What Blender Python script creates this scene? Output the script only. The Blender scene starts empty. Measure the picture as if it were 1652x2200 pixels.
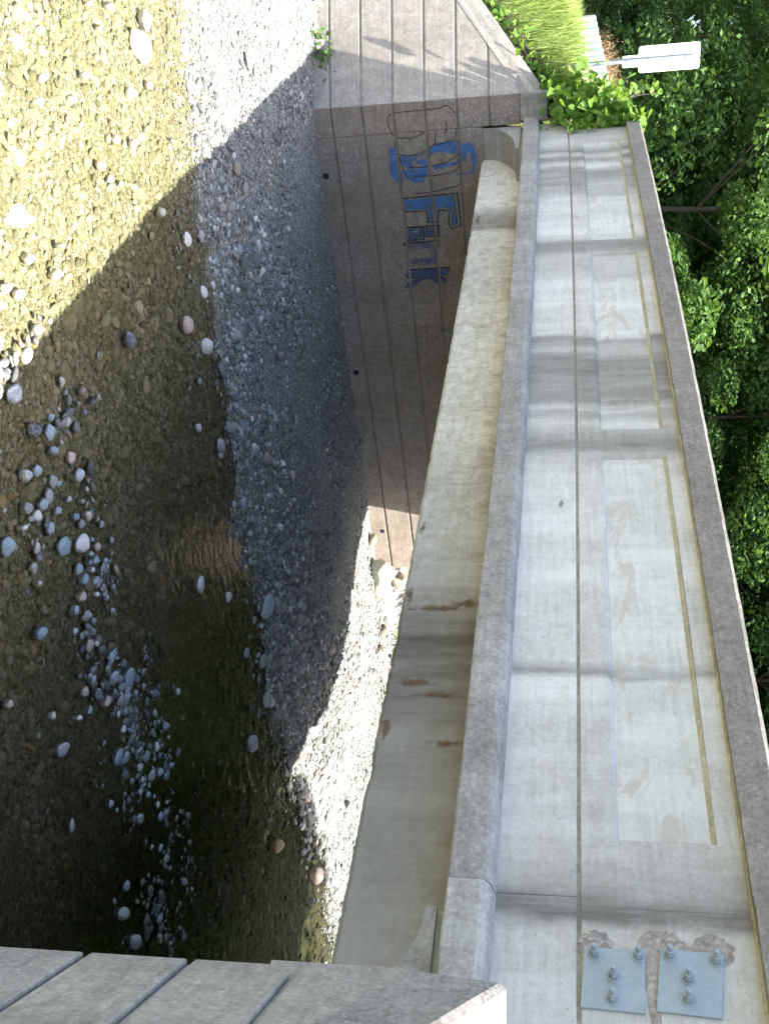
import bpy, bmesh, math, random
import numpy as np
from mathutils import Vector, Matrix, Euler
from math import sin, cos, pi, radians, sqrt, atan2

random.seed(7); RNG = np.random.default_rng(11)
SC = bpy.context.scene
COL = SC.collection

# ------------------------------------------------------------------ camera
# World: X runs along the bridge (near bank at X ~ -2.4, far bank at X ~ -16.2), Y downstream, Z up.
# The photograph was taken with the camera turned on its side: world up points to picture right.
YAW, PITCH, ROLL = 0.9493, 0.1746, -0.0113
CAMPOS = Vector((0.0, -4.6205, -0.0479))
fw = Vector((-sin(YAW)*cos(PITCH), cos(YAW)*cos(PITCH), -sin(PITCH)))
rt = Vector((cos(YAW), sin(YAW), 0)); up = rt.cross(fw)
r2 = rt*cos(ROLL) + up*sin(ROLL); u2 = up*cos(ROLL) - rt*sin(ROLL)
cd = bpy.data.cameras.new('camera'); cam = bpy.data.objects.new('camera', cd); COL.objects.link(cam)
m = Matrix.Identity(4)
for i, ax in enumerate((u2, -r2, -fw)):
    for j in range(3): m[j][i] = ax[j]
m.translation = CAMPOS
cam.matrix_world = m
cd.sensor_fit = 'VERTICAL'; cd.sensor_height = 24.0; cd.sensor_width = 18.0
cd.lens = 24.0*2292.6/2200.0
cd.clip_start = 0.05; cd.clip_end = 3000
SC.camera = cam

# ------------------------------------------------------------------ light
SUN = Vector((0.40, 0.25, 1.0)).normalized()          # direction towards the sun
w = bpy.data.worlds.new('World'); SC.world = w; w.use_nodes = True
nt = w.node_tree; nt.nodes.clear()
sky = nt.nodes.new('ShaderNodeTexSky'); sky.sky_type = 'NISHITA'; sky.sun_disc = False
sky.sun_elevation = math.asin(SUN.z); sky.sun_rotation = atan2(SUN.x, SUN.y)
sky.air_density = 0.8; sky.dust_density = 3.0; sky.ozone_density = 0.6
bg = nt.nodes.new('ShaderNodeBackground'); bg.inputs['Strength'].default_value = 0.135
wo = nt.nodes.new('ShaderNodeOutputWorld')
nt.links.new(sky.outputs[0], bg.inputs[0]); nt.links.new(bg.outputs[0], wo.inputs[0])
sd = bpy.data.lights.new('sun', 'SUN'); sd.energy = 5.0; sd.angle = radians(0.53); sd.color = (1.0, 0.95, 0.87)
so = bpy.data.objects.new('sun', sd); COL.objects.link(so)
so.rotation_euler = SUN.to_track_quat('Z', 'Y').to_euler(); so.location = (0, 0, 30)

SC.view_settings.view_transform = 'Standard'; SC.view_settings.look = 'None'
SC.view_settings.gamma = 1.0; SC.view_settings.use_curve_mapping = False
SC.view_settings.exposure = 2.15
SC.cycles.max_bounces = 5; SC.cycles.diffuse_bounces = 3; SC.cycles.glossy_bounces = 2; SC.cycles.transmission_bounces = 2; SC.cycles.transparent_max_bounces = 8
SC.cycles.use_denoising = True; SC.cycles.use_adaptive_sampling = True; SC.cycles.adaptive_threshold = 0.02

# ------------------------------------------------------------------ helpers
def tag(o, label=None, cat=None, group=None, kind=None):
    if label: o['label'] = label
    if cat: o['category'] = cat
    if group: o['group'] = group
    if kind: o['kind'] = kind
    return o

def empty(name, loc=(0, 0, 0)):
    o = bpy.data.objects.new(name, None); COL.objects.link(o); o.location = loc
    o.empty_display_size = 0.2
    return o

def link(name, me, mat=None, parent=None):
    o = bpy.data.objects.new(name, me); COL.objects.link(o)
    if mat is not None and not me.materials: me.materials.append(mat)
    if parent is not None:
        o.parent = parent
        o.matrix_parent_inverse = Matrix.Translation(parent_origin(parent)).inverted()
    return o

def parent_origin(p):
    v = Vector((0, 0, 0))
    while p is not None:
        v += p.location if p.parent is None else (p.matrix_parent_inverse.translation + p.location)
        p = p.parent
    return v

class MB:
    def __init__(s): s.v = []; s.f = []; s.m = []
    def add(s, vs, fs, mi=0):
        n = len(s.v); s.v += [tuple(q) for q in vs]
        for f in fs: s.f.append(tuple(n+i for i in f)); s.m.append(mi)
    def box(s, x0, x1, y0, y1, z0, z1, mi=0):
        s.add([(x0,y0,z0),(x1,y0,z0),(x1,y1,z0),(x0,y1,z0),(x0,y0,z1),(x1,y0,z1),(x1,y1,z1),(x0,y1,z1)],
              [(0,3,2,1),(4,5,6,7),(0,1,5,4),(1,2,6,5),(2,3,7,6),(3,0,4,7)], mi)
    def tube(s, pts, rad, n=8, caps=True, mi=0):
        pts = [Vector(q) for q in pts]; rings = []
        for i, q in enumerate(pts):
            d = (pts[min(i+1, len(pts)-1)] - pts[max(i-1, 0)]).normalized()
            a = d.orthogonal().normalized() if i == 0 else (prev - d*prev.dot(d)).normalized()
            prev = a; b = d.cross(a); r = rad[i] if hasattr(rad, '__len__') else rad
            rings.append([q + (a*cos(2*pi*k/n) + b*sin(2*pi*k/n))*r for k in range(n)])
        vs = [v for rg in rings for v in rg]; fs = []
        for i in range(len(pts)-1):
            for k in range(n):
                fs.append((i*n+k, i*n+(k+1) % n, (i+1)*n+(k+1) % n, (i+1)*n+k))
        if caps: fs += [tuple(range(n))[::-1], tuple((len(pts)-1)*n+k for k in range(n))]
        s.add(vs, fs, mi)
    def build(s, name, mat, parent=None, smooth=False, bevel=0, recalc=True, segs=2):
        me = bpy.data.meshes.new(name); me.from_pydata(s.v, [], s.f)
        if recalc:
            bm = bmesh.new(); bm.from_mesh(me)
            bmesh.ops.recalc_face_normals(bm, faces=bm.faces[:]); bm.to_mesh(me); bm.free()
        mats = mat if isinstance(mat, (list, tuple)) else [mat]
        for q in mats: me.materials.append(q)
        if len(mats) > 1: me.polygons.foreach_set('material_index', s.m)
        if smooth: me.polygons.foreach_set('use_smooth', [True]*len(me.polygons))
        o = link(name, me, None, parent)
        if bevel:
            b = o.modifiers.new('bevel', 'BEVEL'); b.width = bevel; b.segments = segs; b.limit_method = 'ANGLE'; b.angle_limit = radians(40)
        return o

def camber(x): return -0.0009*(x + 8.88)**2

def loft(mb, prof, x0, x1, step=0.45, jit=None):
    """closed (y,z) profile swept along the bridge, following its camber"""
    n = max(1, int(abs(x1-x0)/step)); xs = [x0+(x1-x0)*i/n for i in range(n+1)]
    vs = []; k = len(prof)
    for i, x in enumerate(xs):
        for j, (y, z) in enumerate(prof):
            dy, dz = jit(x, j) if jit else (0, 0)
            vs.append((x, y+dy, z+camber(x)+dz))
    fs = [(i*k+j, i*k+(j+1) % k, (i+1)*k+(j+1) % k, (i+1)*k+j) for i in range(n) for j in range(k)]
    fs += [tuple(range(k)), tuple(n*k+j for j in range(k))[::-1]]
    mb.add(vs, fs)

def nz(x, y=0.0, z=0.0, s=1.0):
    from mathutils import noise
    return noise.noise(Vector((x*s, y*s, z*s)))

# ------------------------------------------------------------------ materials
class N:
    """tiny node-graph builder"""
    def __init__(s, name):
        s.mat = bpy.data.materials.new(name); s.mat.use_nodes = True
        s.t = s.mat.node_tree; s.t.nodes.clear()
        s.out = s.t.nodes.new('ShaderNodeOutputMaterial')
    def node(s, typ, **kw):
        n = s.t.nodes.new('ShaderNode'+typ)
        for k, v in kw.items(): setattr(n, k, v)
        return n
    def put(s, sock, v):
        if hasattr(v, 'is_output'): s.t.links.new(v, sock)
        else: sock.default_value = v
    def coords(s, scale=(1, 1, 1), kind='Object', loc=(0, 0, 0), rot=(0, 0, 0)):
        tc = s.node('TexCoord'); mp = s.node('Mapping')
        mp.inputs['Scale'].default_value = scale; mp.inputs['Location'].default_value = loc; mp.inputs['Rotation'].default_value = rot
        s.t.links.new(tc.outputs[kind], mp.inputs[0]); return mp.outputs[0]
    def noise(s, vec, scale, detail=6, rough=0.6, dist=0.0):
        n = s.node('TexNoise'); s.t.links.new(vec, n.inputs['Vector'])
        n.inputs['Scale'].default_value = scale; n.inputs['Detail'].default_value = detail
        n.inputs['Roughness'].default_value = rough; n.inputs['Distortion'].default_value = dist
        return n.outputs['Fac']
    def vor(s, vec, scale, feature='F1', out='Distance', rnd=1.0):
        n = s.node('TexVoronoi', feature=feature); s.t.links.new(vec, n.inputs['Vector'])
        n.inputs['Scale'].default_value = scale; n.inputs['Randomness'].default_value = rnd
        return n.outputs[out]
    def ramp(s, fac, stops, interp='LINEAR'):
        n = s.node('ValToRGB'); n.color_ramp.interpolation = interp
        e = n.color_ramp.elements
        rgba = lambda c: (c, c, c, 1) if isinstance(c, (int, float)) else (*c, 1)
        e[0].position = stops[0][0]; e[1].position = stops[-1][0]
        e[0].color = rgba(stops[0][1]); e[1].color = rgba(stops[-1][1])
        for p, c in stops[1:-1]: e.new(p).color = rgba(c)
        s.t.links.new(fac, n.inputs[0]); return n.outputs[0]
    def mix(s, fac, a, b, mode='MIX'):
        n = s.node('Mix', data_type='RGBA', blend_type=mode)
        s.put(n.inputs[0], fac)
        for sock, v in ((n.inputs[6], a), (n.inputs[7], b)):
            if isinstance(v, tuple): sock.default_value = (*v, 1) if len(v) == 3 else v
            else: s.t.links.new(v, sock)
        return n.outputs[2]
    def math(s, op, a, b=0.0, clamp=False):
        n = s.node('Math', operation=op, use_clamp=clamp); s.put(n.inputs[0], a); s.put(n.inputs[1], b); return n.outputs[0]
    def sep(s, vec):
        n = s.node('SeparateXYZ'); s.t.links.new(vec, n.inputs[0]); return n.outputs
    def bump(s, h, strength=0.3, dist=0.02, normal=None):
        n = s.node('Bump'); n.inputs['Strength'].default_value = strength; n.inputs['Distance'].default_value = dist
        s.t.links.new(h, n.inputs['Height'])
        if normal is not None: s.t.links.new(normal, n.inputs['Normal'])
        return n.outputs[0]
    def bsdf(s, color, rough=0.85, normal=None, metallic=0.0, spec=0.3):
        b = s.node('BsdfPrincipled')
        if isinstance(color, tuple): b.inputs['Base Color'].default_value = (*color, 1)
        else: s.t.links.new(color, b.inputs['Base Color'])
        s.put(b.inputs['Roughness'], rough); b.inputs['Metallic'].default_value = metallic
        b.inputs['Specular IOR Level'].default_value = spec
        if normal is not None: s.t.links.new(normal, b.inputs['Normal'])
        return b.outputs[0]
    def done(s, shader):
        s.t.links.new(shader, s.out.inputs['Surface']); return s.mat

def concrete(name, base, dark, streak=0.6, streak_scale=1.3, blot=0.5, tan=None, tan_amt=0.0, grain=0.35, rust=0.0, aggregate=0.0, light=None, seed=0.0, moss=0.0, soft=0.08, bands=None, band_amt=0.0, drip=None, crack=0.0, grey=None, mottle=0.4, band_dark=None):
    """cast concrete: blotches, rain streaks that run down, board grain, pits and flaked tan patches"""
    g = N(name)
    c = g.coords(loc=(seed, seed*.7, seed*.3))
    cs = g.coords(scale=(streak_scale, streak_scale, 0.10), loc=(seed*1.3, seed, 0))
    st = g.noise(cs, 1.6, 5, 0.62, 0.25)
    stm = g.ramp(st, [(0.5-soft-.04, 0.0), (0.5+soft, 1.0)])
    bl = g.noise(c, 1.1, 7, 0.68, 0.3)
    blm = g.ramp(bl, [(0.38, 0.0), (0.66, 1.0)])
    fine = g.noise(c, 38, 4, 0.7)
    col = g.mix(g.math('MULTIPLY', stm, streak), base, dark)
    mid = tuple(0.55*a+0.45*b for a, b in zip(base, dark))
    col = g.mix(g.math('MULTIPLY', blm, blot), col, mid)
    cg = g.coords(scale=(0.6, 0.6, 9.0), loc=(seed, 0, seed))
    bd = g.noise(cg, 3.0, 4, 0.6)
    col = g.mix(0.22, col, g.ramp(bd, [(0.3, 0.25), (0.7, 0.8)]), 'OVERLAY')
    col = g.mix(grain, col, g.ramp(fine, [(0.25, 0.12), (0.75, 0.9)]), 'OVERLAY')
    mott = g.noise(c, 7.5, 8, 0.8, 0.4)
    col = g.mix(mottle, col, g.ramp(mott, [(0.30, 0.15), (0.5, 0.5), (0.68, 0.82)]), 'OVERLAY')
    if light:
        lm = g.ramp(g.noise(c, 2.3, 8, 0.75, 0.6), [(0.56, 0.0), (0.68, 1.0)])
        col = g.mix(g.math('MULTIPLY', lm, 0.6), col, light)
    if tan:
        ct = g.coords(scale=(0.8, 1.0, 1.7), loc=(seed*2+3, 0, 1))
        tm = g.ramp(g.noise(ct, 1.9, 9, 0.72, 0.8), [(0.575, 0.0), (0.60, 1.0)])
        col = g.mix(g.math('MULTIPLY', tm, tan_amt), col, tan)
    pits = g.ramp(g.noise(c, 62, 3, 0.5), [(0.0, 0.0), (0.27, 0.0), (0.33, 1.0)])
    col = g.mix(g.math('MULTIPLY', g.math('SUBTRACT', 1.0, pits), 0.45), col, tuple(d*.45 for d in dark))
    if aggregate:
        vc = g.vor(c, 70, out='Color')
        av = g.ramp(g.sep(vc)[0], [(0.0, 0.03), (0.45, 0.2), (0.8, 0.38), (1.0, 0.75)])
        am = g.ramp(g.noise(c, 1.7, 6, 0.7, 0.5), [(0.42, 0.0), (0.62, 1.0)])
        col = g.mix(g.math('MULTIPLY', am, aggregate), col, g.mix(0.55, col, av))
    if rust:
        cr = g.coords(scale=(1.0, 1.0, 0.35), loc=(seed+5, 0, 0))
        rm = g.ramp(g.noise(cr, 3.2, 6, 0.7, 0.5), [(0.60, 0.0), (0.70, 1.0)])
        col = g.mix(g.math('MULTIPLY', rm, rust), col, (0.16, 0.06, 0.03))
    if moss:
        mm = g.ramp(g.noise(c, 2.0, 6, 0.7, 0.4), [(0.35, 0.0), (0.62, 1.0)])
        col = g.mix(g.math('MULTIPLY', mm, moss), col, (0.20, 0.165, 0.07))
    if grey:
        gx = g.math('ADD', g.sep(g.coords())[0], g.math('MULTIPLY', g.noise(c, 1.5, 5, .7), 3.0))
        gm_ = g.node('MapRange'); g.t.links.new(gx, gm_.inputs[0]); gm_.inputs[1].default_value = -6.4; gm_.inputs[2].default_value = -3.8
        col = g.mix(g.math('MULTIPLY', gm_.outputs[0], .7), col, g.mix(.6, grey, g.ramp(bl, [(.3, .22), (.7, .42)])))
    if drip:                                    # damp olive staining that creeps down from the slab
        dz = g.math('ADD', g.sep(g.coords())[2], g.math('MULTIPLY', g.noise(g.coords(scale=(1, 1, .5)), 2.2, 7, .75, .6), .75))
        dm = g.node('MapRange'); g.t.links.new(dz, dm.inputs[0]); dm.inputs[1].default_value = drip; dm.inputs[2].default_value = drip+.22
        col = g.mix(g.math('MULTIPLY', dm.outputs[0], .7), col, (0.27, 0.235, 0.155))
    if bands:                                   # run-off stains at their places along the bridge
        cx = g.sep(g.coords())[0]
        wob = g.math('MULTIPLY', g.math('SUBTRACT', g.noise(g.coords(scale=(1, 1, .35)), 5.0, 5, .7), .5), .22)
        t_ = g.math('DIVIDE', g.math('ADD', g.math('ADD', cx, 16.2), wob), 15.0)
        bn = g.ramp(t_, [((x+16.2)/15.0, v) for x, v in bands])
        bv = g.ramp(g.noise(g.coords(scale=(2.5, 2.5, .3), loc=(seed, 0, 0)), 3.0, 6, .7), [(.25, .55), (.65, 1.0)])
        col = g.mix(g.math('MULTIPLY', g.math('MULTIPLY', bn, bv), band_amt), col, band_dark or tuple(q*.62 for q in dark))
    if crack:
        vd_ = g.vor(g.coords(scale=(.8, 1, 1.5), loc=(1.3, 0, .4)), 1.6, 'DISTANCE_TO_EDGE')
        wv = g.math('ADD', vd_, g.math('MULTIPLY', g.math('SUBTRACT', g.noise(c, 9, 5, .7), .5), .10))
        cm_ = g.ramp(g.math('ABSOLUTE', wv), [(0.0, 1.0), (.009, 0.0)])
        ck = g.ramp(g.noise(c, .9, 3, .5), [(.60, 0.0), (.66, 1.0)])
        col = g.mix(g.math('MULTIPLY', g.math('MULTIPLY', cm_, ck), crack), col, (.05, .045, .04))
    hh = g.math('ADD', g.math('MULTIPLY', fine, 0.5), g.math('MULTIPLY', pits, 0.5))
    hh = g.math('ADD', hh, g.math('MULTIPLY', bl, 0.8))
    return g.done(g.bsdf(col, 0.9, g.bump(hh, 0.35, 0.012), spec=0.2))

BANDS = [(-15.9, .6), (-15.14, .25), (-14.87, .9), (-14.71, .15), (-14.53, .9), (-14.3, .1), (-14.1, .8), (-13.15, .5), (-13.02, .08), (-11.72, .05), (-11.6, .75), (-11.34, .65), (-11.17, .3), (-10.65, .3), (-10.5, .03), (-9.31, .03), (-9.24, .75), (-8.98, .45), (-8.84, .85), (-8.05, .75), (-7.93, .2), (-7.85, .75), (-7.7, .12), (-7.5, .55), (-7.3, .75), (-7.1, .05), (-4.86, .05), (-4.79, .85), (-4.71, .05), (-3.42, .25), (-3.13, .95), (-3.0, .2)]
M = {}
M['band'] = concrete('whitened_concrete', (0.72, 0.70, 0.65), (0.30, 0.275, 0.24), 0.34, 1.5, 0.42, (0.50, 0.44, 0.36), 0.25, 0.2, seed=1.0, bands=BANDS, band_amt=1.0, band_dark=(.10, .09, .078), mottle=.22)
M['panel'] = concrete('panel_concrete', (0.71, 0.69, 0.64), (0.32, 0.295, 0.255), 0.32, 1.5, 0.38, (0.52, 0.46, 0.37), 0.6, 0.2, seed=1.35, bands=BANDS, band_amt=.9, band_dark=(.12, .108, .092), mottle=.22)
M['parapet'] = concrete('parapet_concrete', (0.68, 0.655, 0.605), (0.28, 0.255, 0.22), 0.36, 1.5, 0.5, (0.48, 0.42, 0.34), 0.25, 0.22, seed=1.0, bands=BANDS, band_amt=1.0, band_dark=(.09, .082, .07), mottle=.25)
M['cornice'] = concrete('kerb_concrete', (0.36, 0.345, 0.315), (0.21, 0.195, 0.175), 0.7, 0.9, 0.7, grain=0.4, aggregate=0.25, light=(0.52, 0.51, 0.48), seed=4.0)
M['cornice_near'] = concrete('kerb_end_concrete', (0.40, 0.385, 0.355), (0.27, 0.255, 0.23), 0.5, 0.9, 0.6, grain=0.35, aggregate=0.15, light=(0.52, 0.51, 0.48), seed=8.0)
M['cap'] = concrete('cap_concrete', (0.28, 0.257, 0.222), (0.175, 0.158, 0.132), 0.5, 0.8, 0.7, grain=0.4, aggregate=0.3, seed=6.0)
M['groove_and_shade'] = concrete('stained_joint_and_shade', (0.48, 0.44, 0.35), (0.31, 0.275, 0.205), 0.6, 1.2, 0.5, grain=0.35, seed=3.0)  # joint stain; also painted shade on top reveals and under-cap strip
GBANDS = [(-14.2, .0), (-13.9, .55), (-13.45, .75), (-13.3, .1), (-12.6, .25), (-11, .0), (-8.2, .05), (-7.6, .3), (-6.8, .1), (-6.2, .3), (-5.65, .85), (-5.2, .85), (-4.7, .55), (-4.2, .5), (-3.6, .45), (-3.1, .2)]
M['girder'] = concrete('girder_concrete', (0.64, 0.62, 0.56), (0.35, 0.33, 0.29), 0.4, 0.6, 0.5, (0.45, 0.39, 0.27), 0.35, 0.3, rust=0.45, seed=2.2, light=(0.66, 0.645, 0.60), drip=-.47, grey=(.42, .405, .375), bands=GBANDS, band_amt=1.0, band_dark=(.055, .047, .038), mottle=.6)
M['bracket'] = concrete('bracket_concrete', (0.36, 0.35, 0.33), (0.22, 0.21, 0.19), 0.5, 0.9, 0.6, grain=0.35, seed=5.0)
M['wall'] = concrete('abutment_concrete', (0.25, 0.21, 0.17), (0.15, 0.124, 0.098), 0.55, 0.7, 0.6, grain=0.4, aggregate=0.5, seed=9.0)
M['wing'] = concrete('wing_wall_concrete', (0.36, 0.337, 0.30), (0.22, 0.20, 0.172), 0.5, 0.8, 0.6, grain=0.35, aggregate=0.3, light=(0.46, 0.45, 0.43), seed=12.0)
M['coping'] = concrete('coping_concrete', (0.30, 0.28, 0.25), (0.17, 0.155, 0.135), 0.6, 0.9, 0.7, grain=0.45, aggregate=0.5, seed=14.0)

def simple(name, color, rough=0.8, metallic=0.0, var=0.25, scale=8.0, bump=0.2, spec=0.4):
    g = N(name); c = g.coords()
    n = g.noise(c, scale, 6, 0.65)
    col = g.mix(g.ramp(n, [(0.3, 0.0), (0.7, 1.0)]), tuple(q*(1-var) for q in color), tuple(min(1, q*(1+var)) for q in color))
    return g.done(g.bsdf(col, rough, g.bump(n, bump, 0.01), metallic, spec))

def leafmat(name, a, b, trans=0.42, rough=0.55, detail=True):
    g = N(name)
    geo = g.node('NewGeometry')
    r = geo.outputs['Random Per Island']
    col = g.ramp(r, [(0.0, a), (0.55, tuple((x+y)/2 for x, y in zip(a, b))), (1.0, b)])
    p = g.bsdf(col, .72, spec=0.18)
    t = g.node('BsdfTranslucent'); g.t.links.new(g.mix(1.0, col, (1.0, 1.0, 0.45), 'MULTIPLY'), t.inputs[0])
    ms = g.node('MixShader'); ms.inputs[0].default_value = trans
    g.t.links.new(p, ms.inputs[1]); g.t.links.new(t.outputs[0], ms.inputs[2])
    return g.done(ms.outputs[0])

M['leaf_a'] = leafmat('leaf_dark', (0.065, 0.135, 0.042), (0.12, 0.215, 0.064))
M['leaf_b'] = leafmat('leaf_mid', (0.072, 0.145, 0.042), (0.13, 0.225, 0.064))
M['leaf_c'] = leafmat('leaf_cool', (0.056, 0.125, 0.047), (0.105, 0.195, 0.062))
M['vine'] = leafmat('leaf_vine', (0.09, 0.20, 0.03), (0.24, 0.38, 0.09), 0.4)
M['grass'] = leafmat('grass_blade', (0.20, 0.29, 0.07), (0.42, 0.50, 0.20), 0.4)
M['dry'] = leafmat('dry_stalk', (0.20, 0.12, 0.08), (0.38, 0.26, 0.18), 0.3)
M['bark'] = simple('bark', (0.09, 0.07, 0.055), 0.9, var=0.4, scale=14, bump=0.6)
M['galv'] = None

def metal_mat():
    g = N('galvanised_steel'); c = g.coords()
    v = g.vor(c, 55, out='Color'); n = g.noise(c, 9, 6, 0.65)
    col = g.mix(g.ramp(n, [(0.3, 0.0), (0.7, 1.0)]), (0.27, 0.32, 0.345), (0.36, 0.41, 0.435))
    col = g.mix(0.10, col, g.ramp(g.sep(v)[0], [(0, .3), (1, .7)]), 'OVERLAY')
    return g.done(g.bsdf(col, g.ramp(n, [(0.3, 0.45), (0.7, 0.65)]), g.bump(n, 0.15, 0.004), 0.35, 0.5))
M['galv'] = metal_mat()
M['white_paint'] = simple('white_paint', (0.78, 0.78, 0.76), 0.6, var=0.06, scale=5, bump=0.15)
M['asphalt'] = simple('asphalt', (0.055, 0.055, 0.057), 0.95, var=0.3, scale=40, bump=0.4)
M['void'] = simple('dark_hole', (0.02, 0.018, 0.016), 0.95)

# ------------------------------------------------------------------ terrain
WATER_Z = -3.98
SHORE = [(-9, -13.2), (-4.5, -12.2), (-2.8, -11.7), (-2.0, -11.35), (-1.3, -11.2), (-1.1, -10.75), (-.4, -10.7), (.5, -10.85), (1.3, -10.6), (2.1, -10.4), (2.4, -9.9), (3.1, -9.9), (3.8, -10.1), (5.4, -9.7), (7.0, -9.95), (8, -10.1), (9.3, -10.3), (10.7, -9.75), (14, -9.5), (22, -10)]
SPIT = [(-2.5, -6.3), (-1.2, -6.4), (-.8, -6.55), (.1, -6.35), (1.1, -6.4), (2.1, -6.27), (3.2, -6.1), (4.0, -5.86), (5.0, -5.3)]
def lerp_tab(tab, y):
    return np.interp(y, [t[0] for t in tab], [t[1] for t in tab])
def sstep(a, b, x):
    t = np.clip((x-a)/(b-a), 0, 1); return t*t*(3-2*t)

def vnoise(x, y, s, seed=0):
    """smooth value noise, vectorised"""
    x = np.asarray(x)*s + seed*13.7; y = np.asarray(y)*s + seed*7.1
    xi = np.floor(x); yi = np.floor(y); fx = x-xi; fy = y-yi
    fx = fx*fx*(3-2*fx); fy = fy*fy*(3-2*fy)
    def h(a, b):
        q = np.sin(a*127.1 + b*311.7 + seed*17.3)*43758.5453; return q-np.floor(q)
    return ((h(xi, yi)*(1-fx)+h(xi+1, yi)*fx)*(1-fy) + (h(xi, yi+1)*(1-fx)+h(xi+1, yi+1)*fx)*fy)*2-1

def bed(x, y):
    """river bed and gravel bars between the two abutments"""
    x = np.asarray(x, float); y = np.asarray(y, float)
    xs = lerp_tab(SHORE, y) + 0.12*vnoise(x*0, y, 2.3, 3) + 0.14*vnoise(x, y, 3.1, 6) + .07*vnoise(x, y, 8, 7)
    d = xs - x                                   # + on the gravel bank
    wallrise = np.interp(y, [-3, 0, 4, 7, 9], [0.30, 0.12, 0.10, 0.06, 0.04])
    bank = WATER_Z + 0.035*sstep(0, .5, d) + wallrise*sstep(0.0, 5.6, d)
    depth = 0.045*sstep(0, 1.3, -d) + 0.03 + .10*sstep(4.5, 8.5, y)
    depth = np.where(d > 0, 0, depth)
    h = np.where(d > 0, bank, WATER_Z - depth*sstep(0, .35, -d))
    xp = lerp_tab(SPIT, y); amp = np.interp(y, [-2.2, -1.2, 0, 4.2, 5.2], [0.0, .02, .03, .045, 0.0])
    wid = np.interp(y, [-1, 1, 3], [.40, .34, .42])
    h = h + .29*np.exp(-((x+12.0)/2.1)**2-((y-7.6)/1.7)**2)*np.where(d > 0, sstep(0, 1.2, d), 0)
    h = h + amp*np.exp(-((x-xp)/wid)**2)
    h = h + 0.020*vnoise(x, y, 1.7, 1) + 0.014*vnoise(x, y, 4.5, 2)
    return h

FC = np.array([-16.2, -.46]); FT = np.array([-.6, -.8])       # far wing wall corner and direction
NC = np.array([-2.42, -.56]); NT = np.array([.74, -.673])     # near wing wall
def far_edge(y):
    s = np.clip((-.46-y)/.8, 0, 3.6)
    return -16.42 - .6*s - .25*np.clip(-3.4-y, 0, 50)
def near_edge(y):
    return np.interp(y, [-60, -6, -4.4, -3.0, -2.6, -.56, 8.2, 60], [-1.5, -1.4, -1.2, -.6, .02, -2.2, -2.2, -2.8])
def far_top(y, d):
    s = np.clip((-.46-y)/.8, 0, 3.6)
    base = -.38 - .67*s - .10
    road = np.where((y > -.35) & (y < 8.0), -.12, -.36)
    lip = np.where(y < -.46, base, road)
    lip = np.where(y > 8.3, -.36, lip)
    top = np.where(y > -.2, np.where(y < 8, -.12, -.36), -.36)
    return np.minimum(np.where(y < -.46, lip + .75*np.maximum(d-.3, 0), lip), top)
def near_top(y, d):
    s = np.clip((-.56-y)/.673, 0, 3.2)
    base = -.46 - .45*s
    base = np.where(y < -2.8, np.minimum(base, -1.9), base)
    top = np.where((y > -.2) & (y < 8), -.12, -.45)
    return np.where(y < -.5, np.minimum(base + .25*np.maximum(d-.3, 0), top), top)

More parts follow.
